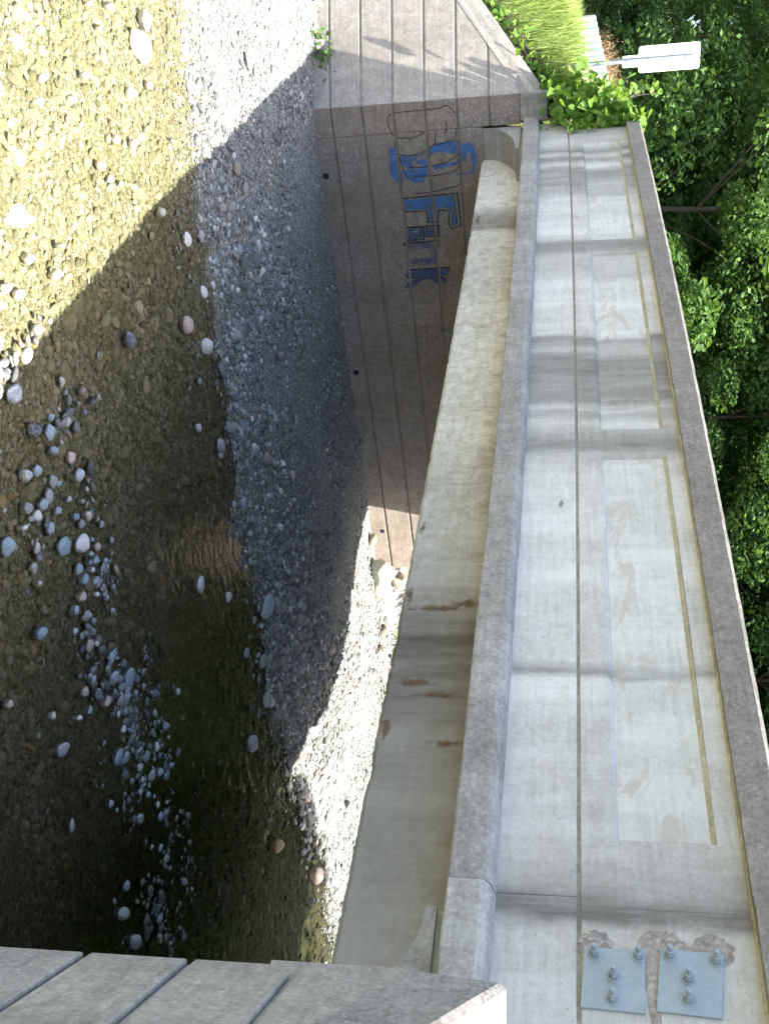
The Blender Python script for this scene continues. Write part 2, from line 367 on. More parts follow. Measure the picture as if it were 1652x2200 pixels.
def build_ground():
    ys = np.concatenate([np.linspace(-400, -12, 10), np.linspace(-10, -3.2, 22), np.linspace(-3, 12, 151), np.linspace(12.4, 22, 25), np.linspace(24, 60, 12), np.linspace(90, 600, 8)])
    fo = np.array([600, 250, 120, 70, 50, 38, 30, 24, 19, 15, 12, 9.5, 7.5, 6, 4.8, 3.9, 3.2, 2.6, 2.1, 1.7, 1.3, 1.0, .7, .5, .3, .2])
    no = fo[::-1]
    nch = 140
    V = []; zone = []
    for y in ys:
        xf = far_edge(y); xn = near_edge(y)
        soft_f = np.interp(y, [-8, -3.8, -3.2, 8.3, 8.6, 9.5], [5, 3.0, .22, .22, 1.2, 3.6])
        soft_n = np.interp(y, [-8, -4, -2.7, -2.4, 8.3, 9.5], [3, 1.6, 1.2, .22, .22, 3.0])
        b0 = bed(np.array([xf]), np.array([y]))[0]
        for d in fo:
            t = far_top(y, d); b = b0; k = sstep(0, soft_f, d)
            z = b + (t-b)*k
            if d > 3: z += .25*vnoise(d, y, .12, 5) + .0*d
            if d > 60: z += .0
            V.append((xf-d, y, float(z))); zone.append(min(1.0, float(k)))
        xr = np.linspace(xf, xn, nch+1); hr = bed(xr, np.full(nch+1, y))
        V += [(float(a), y, float(q)) for a, q in zip(xr, hr)]; zone += [0.0]*(nch+1)
        b0 = bed(np.array([xn]), np.array([y]))[0]
        for d in no:
            t = near_top(y, d); k = sstep(0, soft_n, d)
            V.append((xn+d, y, float(b0+(t-b0)*k))); zone.append(min(1.0, float(k)))
    k = len(fo)+nch+1+len(no); n = len(ys)
    F = [(j*k+i, j*k+i+1, (j+1)*k+i+1, (j+1)*k+i) for j in range(n-1) for i in range(k-1)]
    me = bpy.data.meshes.new('ground'); me.from_pydata(V, [], F)
    at = me.attributes.new('zone', 'FLOAT', 'POINT'); at.data.foreach_set('value', zone)
    me.polygons.foreach_set('use_smooth', [True]*len(me.polygons))
    g = N('river_gravel_and_soil')
    c = g.coords()
    a = g.node('Attribute', attribute_name='zone').outputs['Fac']
    z = g.sep(c)[2]
    vcol = g.vor(c, 34, out='Color'); vd = g.vor(c, 34)
    rc = g.sep(vcol)[0]
    dry = g.ramp(rc, [(0.0, (0.11, 0.112, 0.108)), (0.35, (0.17, 0.173, 0.165)), (0.7, (0.25, 0.25, 0.235)), (1.0, (0.38, 0.38, 0.36))])
    wet = g.ramp(rc, [(0.0, (0.08, 0.078, 0.05)), (0.4, (0.165, 0.162, 0.105)), (0.75, (0.24, 0.235, 0.175)), (1.0, (0.36, 0.352, 0.29))])
    alg = g.ramp(g.noise(c, 1.3, 6, 0.7, 0.4), [(0.4, 0.0), (0.65, 0.75)])
    wet = g.mix(alg, wet, (0.13, 0.13, 0.055))
    wm = g.ramp(z, [(0.0, 1.0), (1.0, 0.0)])
    mr = g.node('MapRange'); g.t.links.new(z, mr.inputs[0])
    mr.inputs[1].default_value = -3.985; mr.inputs[2].default_value = -3.935; mr.inputs[3].default_value = 1; mr.inputs[4].default_value = 0
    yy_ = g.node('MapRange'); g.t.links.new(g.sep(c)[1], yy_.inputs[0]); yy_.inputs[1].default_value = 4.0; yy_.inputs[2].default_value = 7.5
    wet = g.mix(g.math('MULTIPLY', yy_.outputs[0], .9), wet, (0.028, 0.033, 0.009))  # downstream bed darkened in its colour, standing in for tree shade
    grav = g.mix(mr.outputs[0], dry, wet)
    soil = g.ramp(g.noise(c, 3.0, 7, 0.7), [(0.3, (0.07, 0.055, 0.035)), (0.55, (0.09, 0.10, 0.035)), (0.75, (0.10, 0.15, 0.04))])
    col = g.mix(g.ramp(a, [(0.35, 0.0), (0.7, 1.0)]), grav, soil)
    hgt = g.math('SUBTRACT', 1.0, vd)
    nrm = g.bump(hgt, 0.8, 0.03)
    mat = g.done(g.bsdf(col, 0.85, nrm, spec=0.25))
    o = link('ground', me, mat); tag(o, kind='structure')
build_ground()

def build_water():
    ys = np.linspace(-9, 24, 40); V = []; F = []
    for y in ys: V += [(far_edge(y)+.1, y, WATER_Z), (near_edge(y)+.5, y, WATER_Z)]
    F = [(2*j, 2*j+1, 2*j+3, 2*j+2) for j in range(len(ys)-1)]
    me = bpy.data.meshes.new('river_water'); me.from_pydata(V, [], F)
    g = N('shallow_clear_water')
    c1 = g.coords(scale=(1.0, 0.6, 1.0)); c2 = g.coords(scale=(1.0, 0.42, 1.0), loc=(3, 1, 0), rot=(0, 0, 0.25))
    n1 = g.noise(c1, 7.5, 4, 0.6, 0.5); n2 = g.noise(c2, 26, 3, 0.55, 0.3)
    h = g.math('ADD', n1, g.math('MULTIPLY', n2, 0.14))
    nr = g.bump(h, 0.30, 0.05)
    fr = g.node('Fresnel'); fr.inputs['IOR'].default_value = 1.33; g.t.links.new(nr, fr.inputs['Normal'])
    tr = g.node('BsdfTransparent'); tr.inputs[0].default_value = (0.94, 0.93, 0.86, 1)
    gl = g.node('BsdfGlossy'); gl.inputs['Roughness'].default_value = 0.06; g.t.links.new(nr, gl.inputs['Normal'])
    ms = g.node('MixShader'); g.t.links.new(fr.outputs[0], ms.inputs[0])
    g.t.links.new(tr.outputs[0], ms.inputs[1]); g.t.links.new(gl.outputs[0], ms.inputs[2])
    o = link('river', me, g.done(ms.outputs[0])); tag(o, kind='structure')
build_water()

def build_road():
    mb = MB(); xs = np.linspace(-34, 24, 60)
    for i in range(len(xs)-1):
        a, b = xs[i], xs[i+1]
        za = -.05+camber(min(max(a, -17), -1)); zb = -.05+camber(min(max(b, -17), -1))
        mb.add([(a, .3, za), (b, .3, zb), (b, 7.3, zb), (a, 7.3, za)], [(0, 1, 2, 3)])
    tag(mb.build('road', M['asphalt']), kind='structure')
build_road()

# ------------------------------------------------------------------ the bridge
W = 7.5
bridge = empty('road_bridge', (-9.3, 3.8, -3.9))
tag(bridge, 'long pale weathered concrete road bridge spanning the stream, with panelled parapet', 'bridge')
X0, XJ, X1 = -16.2, -3.19, -1.2

def mirror(prof, side):
    return prof if side == 0 else [(W-y, z) for y, z in prof][::-1]

for a, b in ((X0, XJ-.0165), (XJ-.015, X1)):
    mb = MB(); loft(mb, [(0, -.63), (0, -.022), (W, -.022), (W, -.63)], a, b); mb.build('deck_slab', M['band'], bridge, bevel=.007)
PANELS = [(-15.32, -11.64), (-11.27, -7.58), (-7.2, -3.55)]
PZ0, PZ1 = .165, .675

def frange(a, b, step):
    n = max(1, int(round((b-a)/step))); return [a+(b-a)*i/n for i in range(n+1)]

for side in (0, 1):
    fy = (lambda y: y) if side == 0 else (lambda y: W-y)
    # kerb-like ledge along the deck edge, cast in lengths
    for i, (a, b, pr) in enumerate(((X0-.02, XJ-.006, 0.0), (XJ+.006, X1, .014))):
        if side == 0: prof = [(.0005, -.415), (-.085, -.435), (-.115-pr, -.465), (-.12-pr, -.48), (-.12-pr, -.635), (-.112-pr, -.645), (.0005, -.645)]
        else: prof = [(.0005, -.415), (-.085, -.435), (-.12, -.48), (-.12, -.645), (.0005, -.645)]
        mb = MB()
        jit = (lambda x, j: (.006*nz(x, j*.2, 0, 3.1)+.003*nz(x, j, 1, 17), .005*nz(x, j*.1, 5, 2.7)+.004*nz(x, j, 2, 19))) if side == 0 else None
        loft(mb, mirror(prof, side), a, b, .09 if side == 0 else .6, jit)
        mb.build('ledge', M['cornice'] if i == 0 else M['cornice_near'], bridge)
    # recessed stained joint between deck and parapet
    mb = MB(); loft(mb, mirror([(.03, -.05), (.03, .02), (.25, .02), (.25, -.05)], side), X0+.4, X1)
    mb.build('construction_joint', M['groove_and_shade'], bridge)
    # parapet with sunk panels
    par = MB()
    loft(par, mirror([(.066, .0), (.066, .80), (.28, .80), (.28, .0)], side), X0+.37, X1)
    mbf = MB()
    def q4(x0, x1, z0, z1, y=.012):
        for a, b in zip(frange(x0, x1, .5)[:-1], frange(x0, x1, .5)[1:]):
            mbf.add([(a, fy(y), z0+camber(a)), (b, fy(y), z0+camber(b)), (b, fy(y), z1+camber(b)), (a, fy(y), z1+camber(a))], [(0, 1, 2, 3)])
    xa, xb = X0+.37, X1
    for a, b in ((xa, XJ+.03), (XJ+.0315, xb)):
        q4(a, b, .0, PZ0); q4(a, b, PZ1, .80)
    ed = [xa] + [v for pq in PANELS for v in pq] + [XJ+.03, XJ+.0315, xb]
    for a, b in zip(ed[0::2], ed[1::2]): q4(a, b, PZ0, PZ1)
    # underside and ends of the front leaf
    for a, b in zip(frange(xa, xb, .5)[:-1], frange(xa, xb, .5)[1:]):
        mbf.add([(a, fy(.012), camber(a)), (b, fy(.012), camber(b)), (b, fy(.07), camber(b)), (a, fy(.07), camber(a))], [(0, 1, 2, 3)])
    for e in (xa, xb):
        mbf.add([(e, fy(.012), camber(e)), (e, fy(.012), .8+camber(e)), (e, fy(.07), .8+camber(e)), (e, fy(.07), camber(e))], [(0, 1, 2, 3)])
    for (a, b) in PANELS:                    # splayed reveals
        i = .028; d0, d1 = .012, .040
        O = [(a, PZ0), (b, PZ0), (b, PZ1), (a, PZ1)]; I = [(a+i, PZ0+i), (b-i, PZ0+i), (b-i, PZ1-i), (a+i, PZ1-i)]
        for k in range(4):
            o0, o1, i0, i1 = O[k], O[(k+1) % 4], I[k], I[(k+1) % 4]
            mbf.add([(o0[0], fy(d0), o0[1]+camber(o0[0])), (o1[0], fy(d0), o1[1]+camber(o1[0])), (i1[0], fy(d1), i1[1]+camber(i1[0])), (i0[0], fy(d1), i0[1]+camber(i0[0]))], [(0, 1, 2, 3)], {2: 1, 0: 2}.get(k, 0))  # top reveal is darker olive, its bevel shade put into the colour
    pv = MB(); pv.v = par.v; pv.f = par.f; pv.m = par.m
    parapet = pv.build('parapet', M['parapet'], bridge)
    mbf.build('parapet_face', [M['parapet'], M['groove_and_shade'], M['parapet']], parapet, recalc=False)
    for (a, b) in PANELS:
        mb = MB(); i = .026
        loft(mb, mirror([(.0385, PZ0+i), (.0385, PZ1-i), (.0655, PZ1-i), (.0655, PZ0+i)], side), a+i, b-i)
        mb.build('recessed_panel', M['panel'], parapet)
    mb = MB()
    loft(mb, mirror([(-.004, .788), (-.004, .803), (.066, .803), (.066, .788)], side), xa+.01, xb)
    mb.build('cap_shade_strip', M['groove_and_shade'], parapet)  # olive strip: shadow line under the cap put into colour
    for (a, b, pr) in ((xa-.04, XJ+.035, 0), (XJ+.045, xb, .016)):
        mb = MB()
        jit = (lambda x, j: (.004*nz(x, j*.3, 9, 4)+.003*nz(x, j, 3, 15), .005*nz(x, j*.2, 7, 5)+.003*nz(x, j, 8, 21))) if side == 0 else None
        loft(mb, mirror([(-.06-pr, .80), (-.06-pr, .975), (-.045-pr, .998), (.325, .998), (.34, .98), (.34, .80)], side), a, b, .11 if side == 0 else .6, jit)
        mb.build('parapet_cap', M['cap'], parapet)
    # edge girder, set back under the overhanging slab; its lower arris is chipped
    gy, gz = .48, -1.30
    def gj(x, j):
        if j not in (0, 1, 5): return (0, 0)
        c = max(0.0, nz(x, 3.3, 0, 3.1)-.25) + max(0.0, nz(x, 8, 0, 8)-.2)*.9
        return (.03*c if j == 0 else 0, .03*c + .006*nz(x, 1, 1, 15)) if j in (0, 1) else (0, 0)
    mb = MB(); loft(mb, mirror([(gy+.03, gz), (gy, gz+.03), (gy, -.62), (gy+.5, -.62), (gy+.5, gz)], side), X0-.1, -2.3, .06, gj if side == 0 else None)
    gd = mb.build('girder', M['girder'], bridge)
    if side == 0: edge_girder = gd
    # curved end brackets carrying the ledge
    for (xe, tip, b, sgn) in ((-16.24, -15.18, .54, 1), (-2.56, -3.12, .56, -1)):
        a = abs(tip-xe); zt = -.755+camber(tip); pts = [(xe, zt-b-.06), (xe, zt-b)]
        for k in range(1, 17):
            th = pi/2*k/16; pts.append((xe + sgn*a*(1-cos(th)), zt-b + b*sin(th)))
        pts += [(tip, -.70+camber(tip)), (xe, -.70+camber(tip))]
        mb = MB(); n = len(pts)
        y0, y1 = fy(.012), fy(gy+.02)
        mb.add([(x, y0, z) for x, z in pts]+[(x, y1, z) for x, z in pts],
               [(k, (k+1) % n, n+(k+1) % n, n+k) for k in range(n)]+[tuple(range(n)), tuple(range(n, 2*n))[::-1]])
        mb.build('end_bracket', M['bracket'], bridge)
        mb = MB(); mb.box(min(xe, tip), max(xe, tip), min(fy(.05), y1), max(fy(.05), y1), -.70+camber(tip), -.625+camber(tip))
        mb.build('bearing_strip', M['groove_and_shade'], bridge)
for yc in (2.3, 3.8, 5.3):
    mb = MB(); loft(mb, [(yc-.25, -1.30), (yc-.25, -.62), (yc+.25, -.62), (yc+.25, -1.30)], X0-.1, -2.3, .6)
    mb.build('girder', M['girder'], bridge)

# anchor plates with bolts at the near end of the parapet
def bolt(x, z, plate):
    z += 0
    mb = MB(); y = -.0015
    mb.tube([(x, y, z), (x, y-.006, z)], .035, 18)
    mb.tube([(x, y-.006, z), (x, y-.028, z)], .025, 6)
    mb.tube([(x, y-.028, z), (x, y-.044, z)], .022, 6)
    mb.tube([(x, y-.040, z), (x, y-.078, z)], [.0125, .0115], 10)
    mb.build('anchor_bolt', M['galv'], plate, bevel=.002, segs=1)
for (cs, bs) in ((((-2.94, -.02), (-2.93, .26), (-2.63, .24), (-2.64, -.04)), ((-2.905, .025), (-2.905, .225), (-2.80, .11), (-2.69, .10))),
                 (((-2.95, .325), (-2.94, .61), (-2.63, .57), (-2.645, .29)), ((-2.92, .365), (-2.905, .57), (-2.81, .44), (-2.71, .43)))):
    mb = MB(); n = 4
    mb.add([(x, .012-.002, z) for x, z in cs]+[(x, .012-.016, z) for x, z in cs], [(0, 1, 2, 3), (7, 6, 5, 4)]+[(k, (k+1) % 4, 4+(k+1) % 4, 4+k) for k in range(4)])
    pl = mb.build('anchor_plate', M['galv'], bridge, bevel=.003)
    for x, z in bs: bolt(x, z, pl)
# broken mortar around the plates
M['mortar'] = concrete('broken_mortar', (0.38, 0.33, 0.285), (0.22, 0.185, 0.155), 0.3, 1.0, 0.6, grain=0.6, aggregate=0.7, seed=20)
for (cx, cz, rx, rz, sd_) in ((-2.955, .035, .085, .075, 1), (-2.955, .345, .10, .11, 2), (-2.955, .56, .085, .10, 3), (-2.80, .285, .25, .035, 4)):
    mb = MB(); n = 28; R_ = random.Random(sd_)
    ring = [(cx+rx*cos(2*pi*k/n)*(1+.16*R_.uniform(-1, 1)), cz+rz*sin(2*pi*k/n)*(1+.16*R_.uniform(-1, 1))) for k in range(n)]
    mb.add([(x, .0095, z) for x, z in ring]+[(cx, .004, cz)], [(k, (k+1) % n, n) for k in range(n)])
    mb.build('mortar_patch', M['mortar'], bridge, recalc=False)

def worn_mat(name, col, col2, thr, scale=16, soft=.12, amax=1.0):
    g = N(name); c = g.coords(); n = g.noise(c, scale, 8, .78, .5); n2 = g.noise(c, 60, 3, .6)
    p = g.bsdf(g.mix(g.ramp(n2, [(.35, 0.0), (.65, 1.0)]), col, col2), .95, g.bump(n2, .8, .012), spec=.15)
    uv = g.node('Attribute', attribute_name='edge').outputs['Fac']
    k = g.ramp(g.math('ADD', g.math('MULTIPLY', n, 1.1), g.math('MULTIPLY', uv, .55)), [(thr, 0.0), (thr+soft, amax)])
    tr = g.node('BsdfTransparent'); ms = g.node('MixShader')
    g.t.links.new(k, ms.inputs[0]); g.t.links.new(tr.outputs[0], ms.inputs[1]); g.t.links.new(p, ms.inputs[2])
    return g.done(ms.outputs[0])
M['spall'] = worn_mat('spalled_concrete', (.20, .18, .15), (.36, .33, .28), .93, 11)
M['rust'] = worn_mat('rust_stain', (.15, .075, .045), (.22, .135, .085), .82, 14, .5, .62)
def patch(name, cx, cz, rx, rz, y, mat, parent):
    rings = 6; n = 24; vs = [(cx, y-.002, cz+camber(cx))]; ed = [1.0]
    for r in range(1, rings+1):
        for k in range(n):
            a = 2*pi*k/n; f = r/rings*(1+.2*nz(cx+cos(a), cz+sin(a), 3, 2))
            x = cx+rx*f*cos(a); vs.append((x, y-.002*(1-r/rings), cz+rz*f*sin(a)+camber(x))); ed.append(1-r/rings)
    fs = [(0, 1+k, 1+(k+1) % n) for k in range(n)]
    fs += [(1+(r-1)*n+k, 1+r*n+k, 1+r*n+(k+1) % n, 1+(r-1)*n+(k+1) % n) for r in range(1, rings) for k in range(n)]
    me = bpy.data.meshes.new(name); me.from_pydata(vs, [], fs); at = me.attributes.new('edge', 'FLOAT', 'POINT'); at.data.foreach_set('value', ed)
    return link(name, me, mat, parent)
GYF = .48-.0015
for cx, cz, rx, rz in ((-5.9, -1.03, .07, .34), (-5.95, -.80, .09, .22), (-5.13, -1.10, .08, .26), (-5.02, -.95, .05, .3), (-4.6, -.80, .06, .28), (-4.72, -1.24, .2, .06), (-6.05, -1.24, .24, .06), (-13.75, -1.22, .3, .06), (-6.9, -1.24, .18, .05)):
    patch('rust_stain', cx, cz, rx, rz, GYF-.002, M['rust'], edge_girder)
patch('spalled_patch', -6.53, -.13, .11, .05, -.0012, M['spall'], bridge)
# ------------------------------------------------------------------ abutments and wing walls
GROOVES = [-3.5615, -3.0896, -2.6134, -2.1399, -1.667, -1.195]
LEVELS = [-4.6] + GROOVES
def slab_mesh(mb, org, tx, nv, poly, d0, d1):
    """polygon in (s,z) extruded along outward normal nv from d0 to d1"""
    P = lambda s, z, d: (org[0]+tx[0]*s+nv[0]*d, org[1]+tx[1]*s+nv[1]*d, z)
    n = len(poly)
    mb.add([P(s, z, d0) for s, z in poly]+[P(s, z, d1) for s, z in poly],
           [tuple(range(n)), tuple(range(n, 2*n))[::-1]]+[(k, (k+1) % n, n+(k+1) % n, n+k) for k in range(n)])

GAP = .016
def courses(parent, org, tx, nv, length, ztop, mat, top_end=None, s0=0.0):
    """board-marked lifts separated by recessed joints; ztop(s) is the (sloping) top"""
    lv = LEVELS
    for i in range(len(lv)):
        lo = lv[i] + (GAP if i else 0); hi = (lv[i+1]-GAP) if i+1 < len(lv) else 9.0
        poly = []
        ss = [s0+(length-s0)*k/24 for k in range(25)]
        top = [(s, min(hi, ztop(s))) for s in ss]; top = [q for q in top if q[1] > lo+.01]
        if len(top) < 2: continue
        poly = [(top[0][0], lo), (top[-1][0], lo)] + top[::-1]
        # drop collinear points
        pp = []
        for k, q in enumerate(poly):
            a, b = poly[k-1], poly[(k+1) % len(poly)]
            if abs((q[0]-a[0])*(b[1]-a[1])-(q[1]-a[1])*(b[0]-a[0])) > 1e-6: pp.append(q)
        mb = MB(); slab_mesh(mb, org, tx, nv, pp, -.03, 0.0)
        mb.build('concrete_course', mat, parent, bevel=.011)

ab = empty('bridge_abutment', (-16.5, 3.8, -4.0))
tag(ab, 'shaded grooved concrete abutment with blue graffiti and a sloping wing wall, across the stream', 'abutment')
nf = np.array([1.0, 0.0]); tf = np.array([0.0, 1.0])
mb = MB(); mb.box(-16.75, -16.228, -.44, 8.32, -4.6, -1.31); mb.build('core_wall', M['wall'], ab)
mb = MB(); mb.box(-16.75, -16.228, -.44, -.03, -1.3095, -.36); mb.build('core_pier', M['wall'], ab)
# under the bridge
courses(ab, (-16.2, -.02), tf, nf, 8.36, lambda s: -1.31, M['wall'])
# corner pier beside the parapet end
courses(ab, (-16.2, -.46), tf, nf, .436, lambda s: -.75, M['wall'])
mb = MB(); slab_mesh(mb, (-16.2, -.46), tf, nf, [(0, -.745), (.40, -.745), (.40, -.35), (0, -.35)], -.45, .004); mb.build('coping', M['coping'], ab, bevel=.02)
# wing wall
nwv = np.array([.8, -.6])
mb = MB(); slab_mesh(mb, FC, FT, nwv, [(0, -4.6), (3.7, -4.6), (3.7, -2.9), (0, -.50)], -.5, -.028); mb.build('core_wing', M['wing'], ab)
courses(ab, FC, FT, nwv, 3.7, lambda s: -.70-.60*s, M['wing'])
def coping(parent, org, tx, nv, length, z0, slope, thick, back, mat, proud=.006, wide=.48):
    P = lambda s, z, d: (org[0]+tx[0]*s+nv[0]*d, org[1]+tx[1]*s+nv[1]*d, z)
    n = 30; vs = []; fs = []
    for k in range(n+1):
        s = length*k/n; zz = z0-slope*s
        j = .006*nz(s, 2, 3, 6)
        vs += [P(s, zz-thick, proud), P(s, zz-.03+j, proud-back*.85+j), P(s, zz+j, proud-back-.02), P(s, zz, -wide), P(s, zz-thick, -wide)]
    for k in range(n):
        for q in range(5): fs.append((k*5+q, k*5+(q+1) % 5, (k+1)*5+(q+1) % 5, (k+1)*5+q))
    fs += [(0, 1, 2, 3, 4), tuple(n*5+q for q in range(5))[::-1]]
    mb = MB(); mb.add(vs, fs); return mb.build('coping', mat, parent)
coping(ab, FC, FT, nwv, 3.75, -.34, .64, .37, .12, M['coping'])
# weep holes: dark pipes with a collar
for (y, z) in ((.55, -3.76), (3.99, -3.725), (7.43, -3.655)):
    mb = MB(); mb.tube([(-16.235, y, z), (-16.194, y, z)], .058, 16, mi=0); o = mb.build('weep_hole', M['void'], ab)
    R_ = random.Random(int(y*10)); mb = MB(); n = 18
    a = [(-16.196, y+.072*cos(2*pi*k/n)*(1+R_.uniform(-.1, .2)), z+.072*sin(2*pi*k/n)*(1+R_.uniform(-.1, .2))) for k in range(n)]
    b = [(-16.1935, y+.052*cos(2*pi*k/n), z+.052*sin(2*pi*k/n)) for k in range(n)]
    mb.add(a+b, [(k, (k+1) % n, n+(k+1) % n, n+k) for k in range(n)]); mb.build('collar', M['coping'], o, recalc=False)

na = empty('near_wing_wall', (-2.0, -.9, -4.0))
tag(na, 'grey grooved concrete wing wall with sunlit sloping top, nearest the camera', 'wing wall')
nnv = np.array([-.673, -.74])
mb = MB(); slab_mesh(mb, NC, NT, nnv, [(.0, -4.6), (3.2, -4.6), (3.2, -1.9), (.0, -.50)], -.5, -.028); mb.build('core_wing', M['wing'], na)
courses(na, NC, NT, nnv, 3.2, lambda s: -.70-.42*s, M['wing'])
coping(na, NC, NT, nnv, 3.25, -.335, .42, .36, .03, M['coping'])
mb = MB(); mb.box(-2.39, -1.9, -.40, 8.3, -4.6, -1.33); mb.build('core_wall', M['wall'], na)
mb = MB(); mb.box(-2.40, -1.9, -.62, -.05, -1.30, -.70); mb.build('core_pier', M['wing'], na)
GRAF_POLYS = {
 'blue': [[(0.18, -2.012), (0.133, -1.764), (0.176, -1.674), (0.341, -1.695), (0.321, -1.854), (0.292, -2.002), (0.329, -2.138), (0.308, -2.174), (0.222, -2.072)], [(0.215, -1.64), (0.186, -1.526), (0.247, -1.446), (0.397, -1.418), (0.509, -1.425), (0.545, -1.455), (0.657, -1.472), (0.667, -1.747), (0.643, -1.745), (0.64, -1.508), (0.505, -1.49), (0.316, -1.525), (0.313, -1.562), (0.461, -1.581), (0.475, -1.658), (0.342, -1.677)], [(0.194, -2.733), (0.174, -2.626), (0.296, -2.61), (0.391, -2.601), (0.544, -2.598), (0.584, -2.563), (0.72, -2.558), (0.714, -2.635), (0.67, -2.727), (0.513, -2.768), (0.344, -2.74)], [(0.318, -2.574), (0.347, -2.424), (0.328, -2.289), (0.308, -2.174), (0.372, -2.332), (0.443, -2.396), (0.52, -2.384), (0.531, -2.5), (0.432, -2.567)], [(0.408, -2.354), (0.392, -2.181), (0.61, -2.181), (0.738, -2.27), (0.749, -2.406), (0.663, -2.533), (0.546, -2.559), (0.539, -2.386), (0.53, -2.232), (0.474, -2.226), (0.466, -2.34)], [(0.512, -2.077), (0.489, -1.867), (0.454, -1.685), (0.501, -1.688), (0.532, -1.87), (0.551, -2.033), (0.617, -2.067)]],
 'tan': [[(0.055, -2.595), (0.072, -2.36), (0.012, -2.176), (0.215, -2.165), (0.291, -2.286), (0.314, -2.44), (0.284, -2.571)], [(0.384, -2.152), (0.321, -1.986), (0.329, -1.741), (0.412, -1.747), (0.475, -1.922), (0.484, -2.132)]],
 'F': [[(1.007, -2.577), (0.979, -1.789), (1.42, -1.766), (1.474, -1.874), (1.184, -1.881), (1.151, -2.083), (1.38, -2.102), (1.368, -2.228), (1.182, -2.222), (1.159, -2.592)]],
 'ih': [[(1.463, -2.577), (1.457, -2.325), (1.64, -2.341), (1.647, -2.581)], [(1.451, -2.265), (1.451, -2.088), (1.603, -2.1), (1.593, -2.268)]],
 'n': [[(1.717, -2.618), (1.691, -2.068), (1.8, -2.067), (1.818, -2.118), (2.082, -2.146), (2.083, -2.635), (1.971, -2.634), (1.972, -2.241), (1.818, -2.228), (1.804, -2.627)]],
 'K': [[(2.161, -2.663), (2.159, -1.975), (2.278, -1.988), (2.28, -2.146), (2.335, -2.049), (2.413, -2.065), (2.44, -2.179), (2.33, -2.302), (2.322, -2.362), (2.462, -2.59), (2.46, -2.713), (2.371, -2.673), (2.293, -2.512), (2.279, -2.695)]],
}
GRAF_STROKES = [
 [(-0.155, -2.714), (-0.263, -2.702), (-0.311, -2.622), (-0.326, -2.452), (-0.327, -2.229), (-0.331, -2.043), (-0.347, -1.894), (-0.378, -1.837)],
 [(-0.155, -2.714), (-0.042, -2.669), (0.036, -2.611), (0.059, -2.472), (0.056, -2.321), (-0.015, -2.164)],
 [(0.036, -2.611), (0.145, -2.642), (0.278, -2.608), (0.321, -2.479), (0.315, -2.345), (0.269, -2.189), (0.203, -2.07), (0.178, -2.03), (0.177, -1.918), (0.116, -1.745), (0.027, -1.701), (-0.134, -1.68), (-0.242, -1.691), (-0.337, -1.766), (-0.378, -1.837)],
 [(0.169, -2.03), (0.078, -2.013), (-0.013, -2.005)],
 [(-0.146, -1.845), (-0.055, -1.834), (0.034, -1.869)],
 [(0.116, -1.745), (0.194, -1.676), (0.342, -1.686), (0.41, -1.785), (0.475, -1.922), (0.5, -2.114), (0.51, -2.306), (0.505, -2.459)],
 [(0.336, -2.586), (0.489, -2.554), (0.596, -2.526)],
 [(0.415, -1.71), (0.51, -1.688), (0.6, -1.761), (0.636, -1.935), (0.652, -2.127), (0.638, -2.395)],
 [(0.86, -2.494), (0.902, -2.44), (0.908, -2.285), (0.903, -2.13), (0.875, -1.954), (0.839, -1.759), (0.796, -1.68)],
 [(0.98, -2.613), (0.947, -1.748), (1.463, -1.726), (1.518, -1.877), (1.411, -1.918), (1.217, -1.893), (1.193, -2.057), (1.391, -2.083), (1.381, -2.245), (1.205, -2.238), (1.182, -2.614), (0.98, -2.613)],
 [(1.448, -2.591), (1.444, -2.308), (1.656, -2.323), (1.664, -2.597), (1.448, -2.591)],
 [(1.436, -2.278), (1.438, -2.073), (1.62, -2.084), (1.609, -2.285), (1.436, -2.278)],
 [(1.704, -2.667), (1.69, -2.078)],
 [(1.714, -2.668), (1.801, -2.607)],
 [(2.154, -2.621), (2.147, -1.964), (2.204, -1.974)],
 [(2.284, -2.675), (2.293, -2.512)],
 [(2.28, -2.146), (2.339, -2.039), (2.424, -2.066)],
]
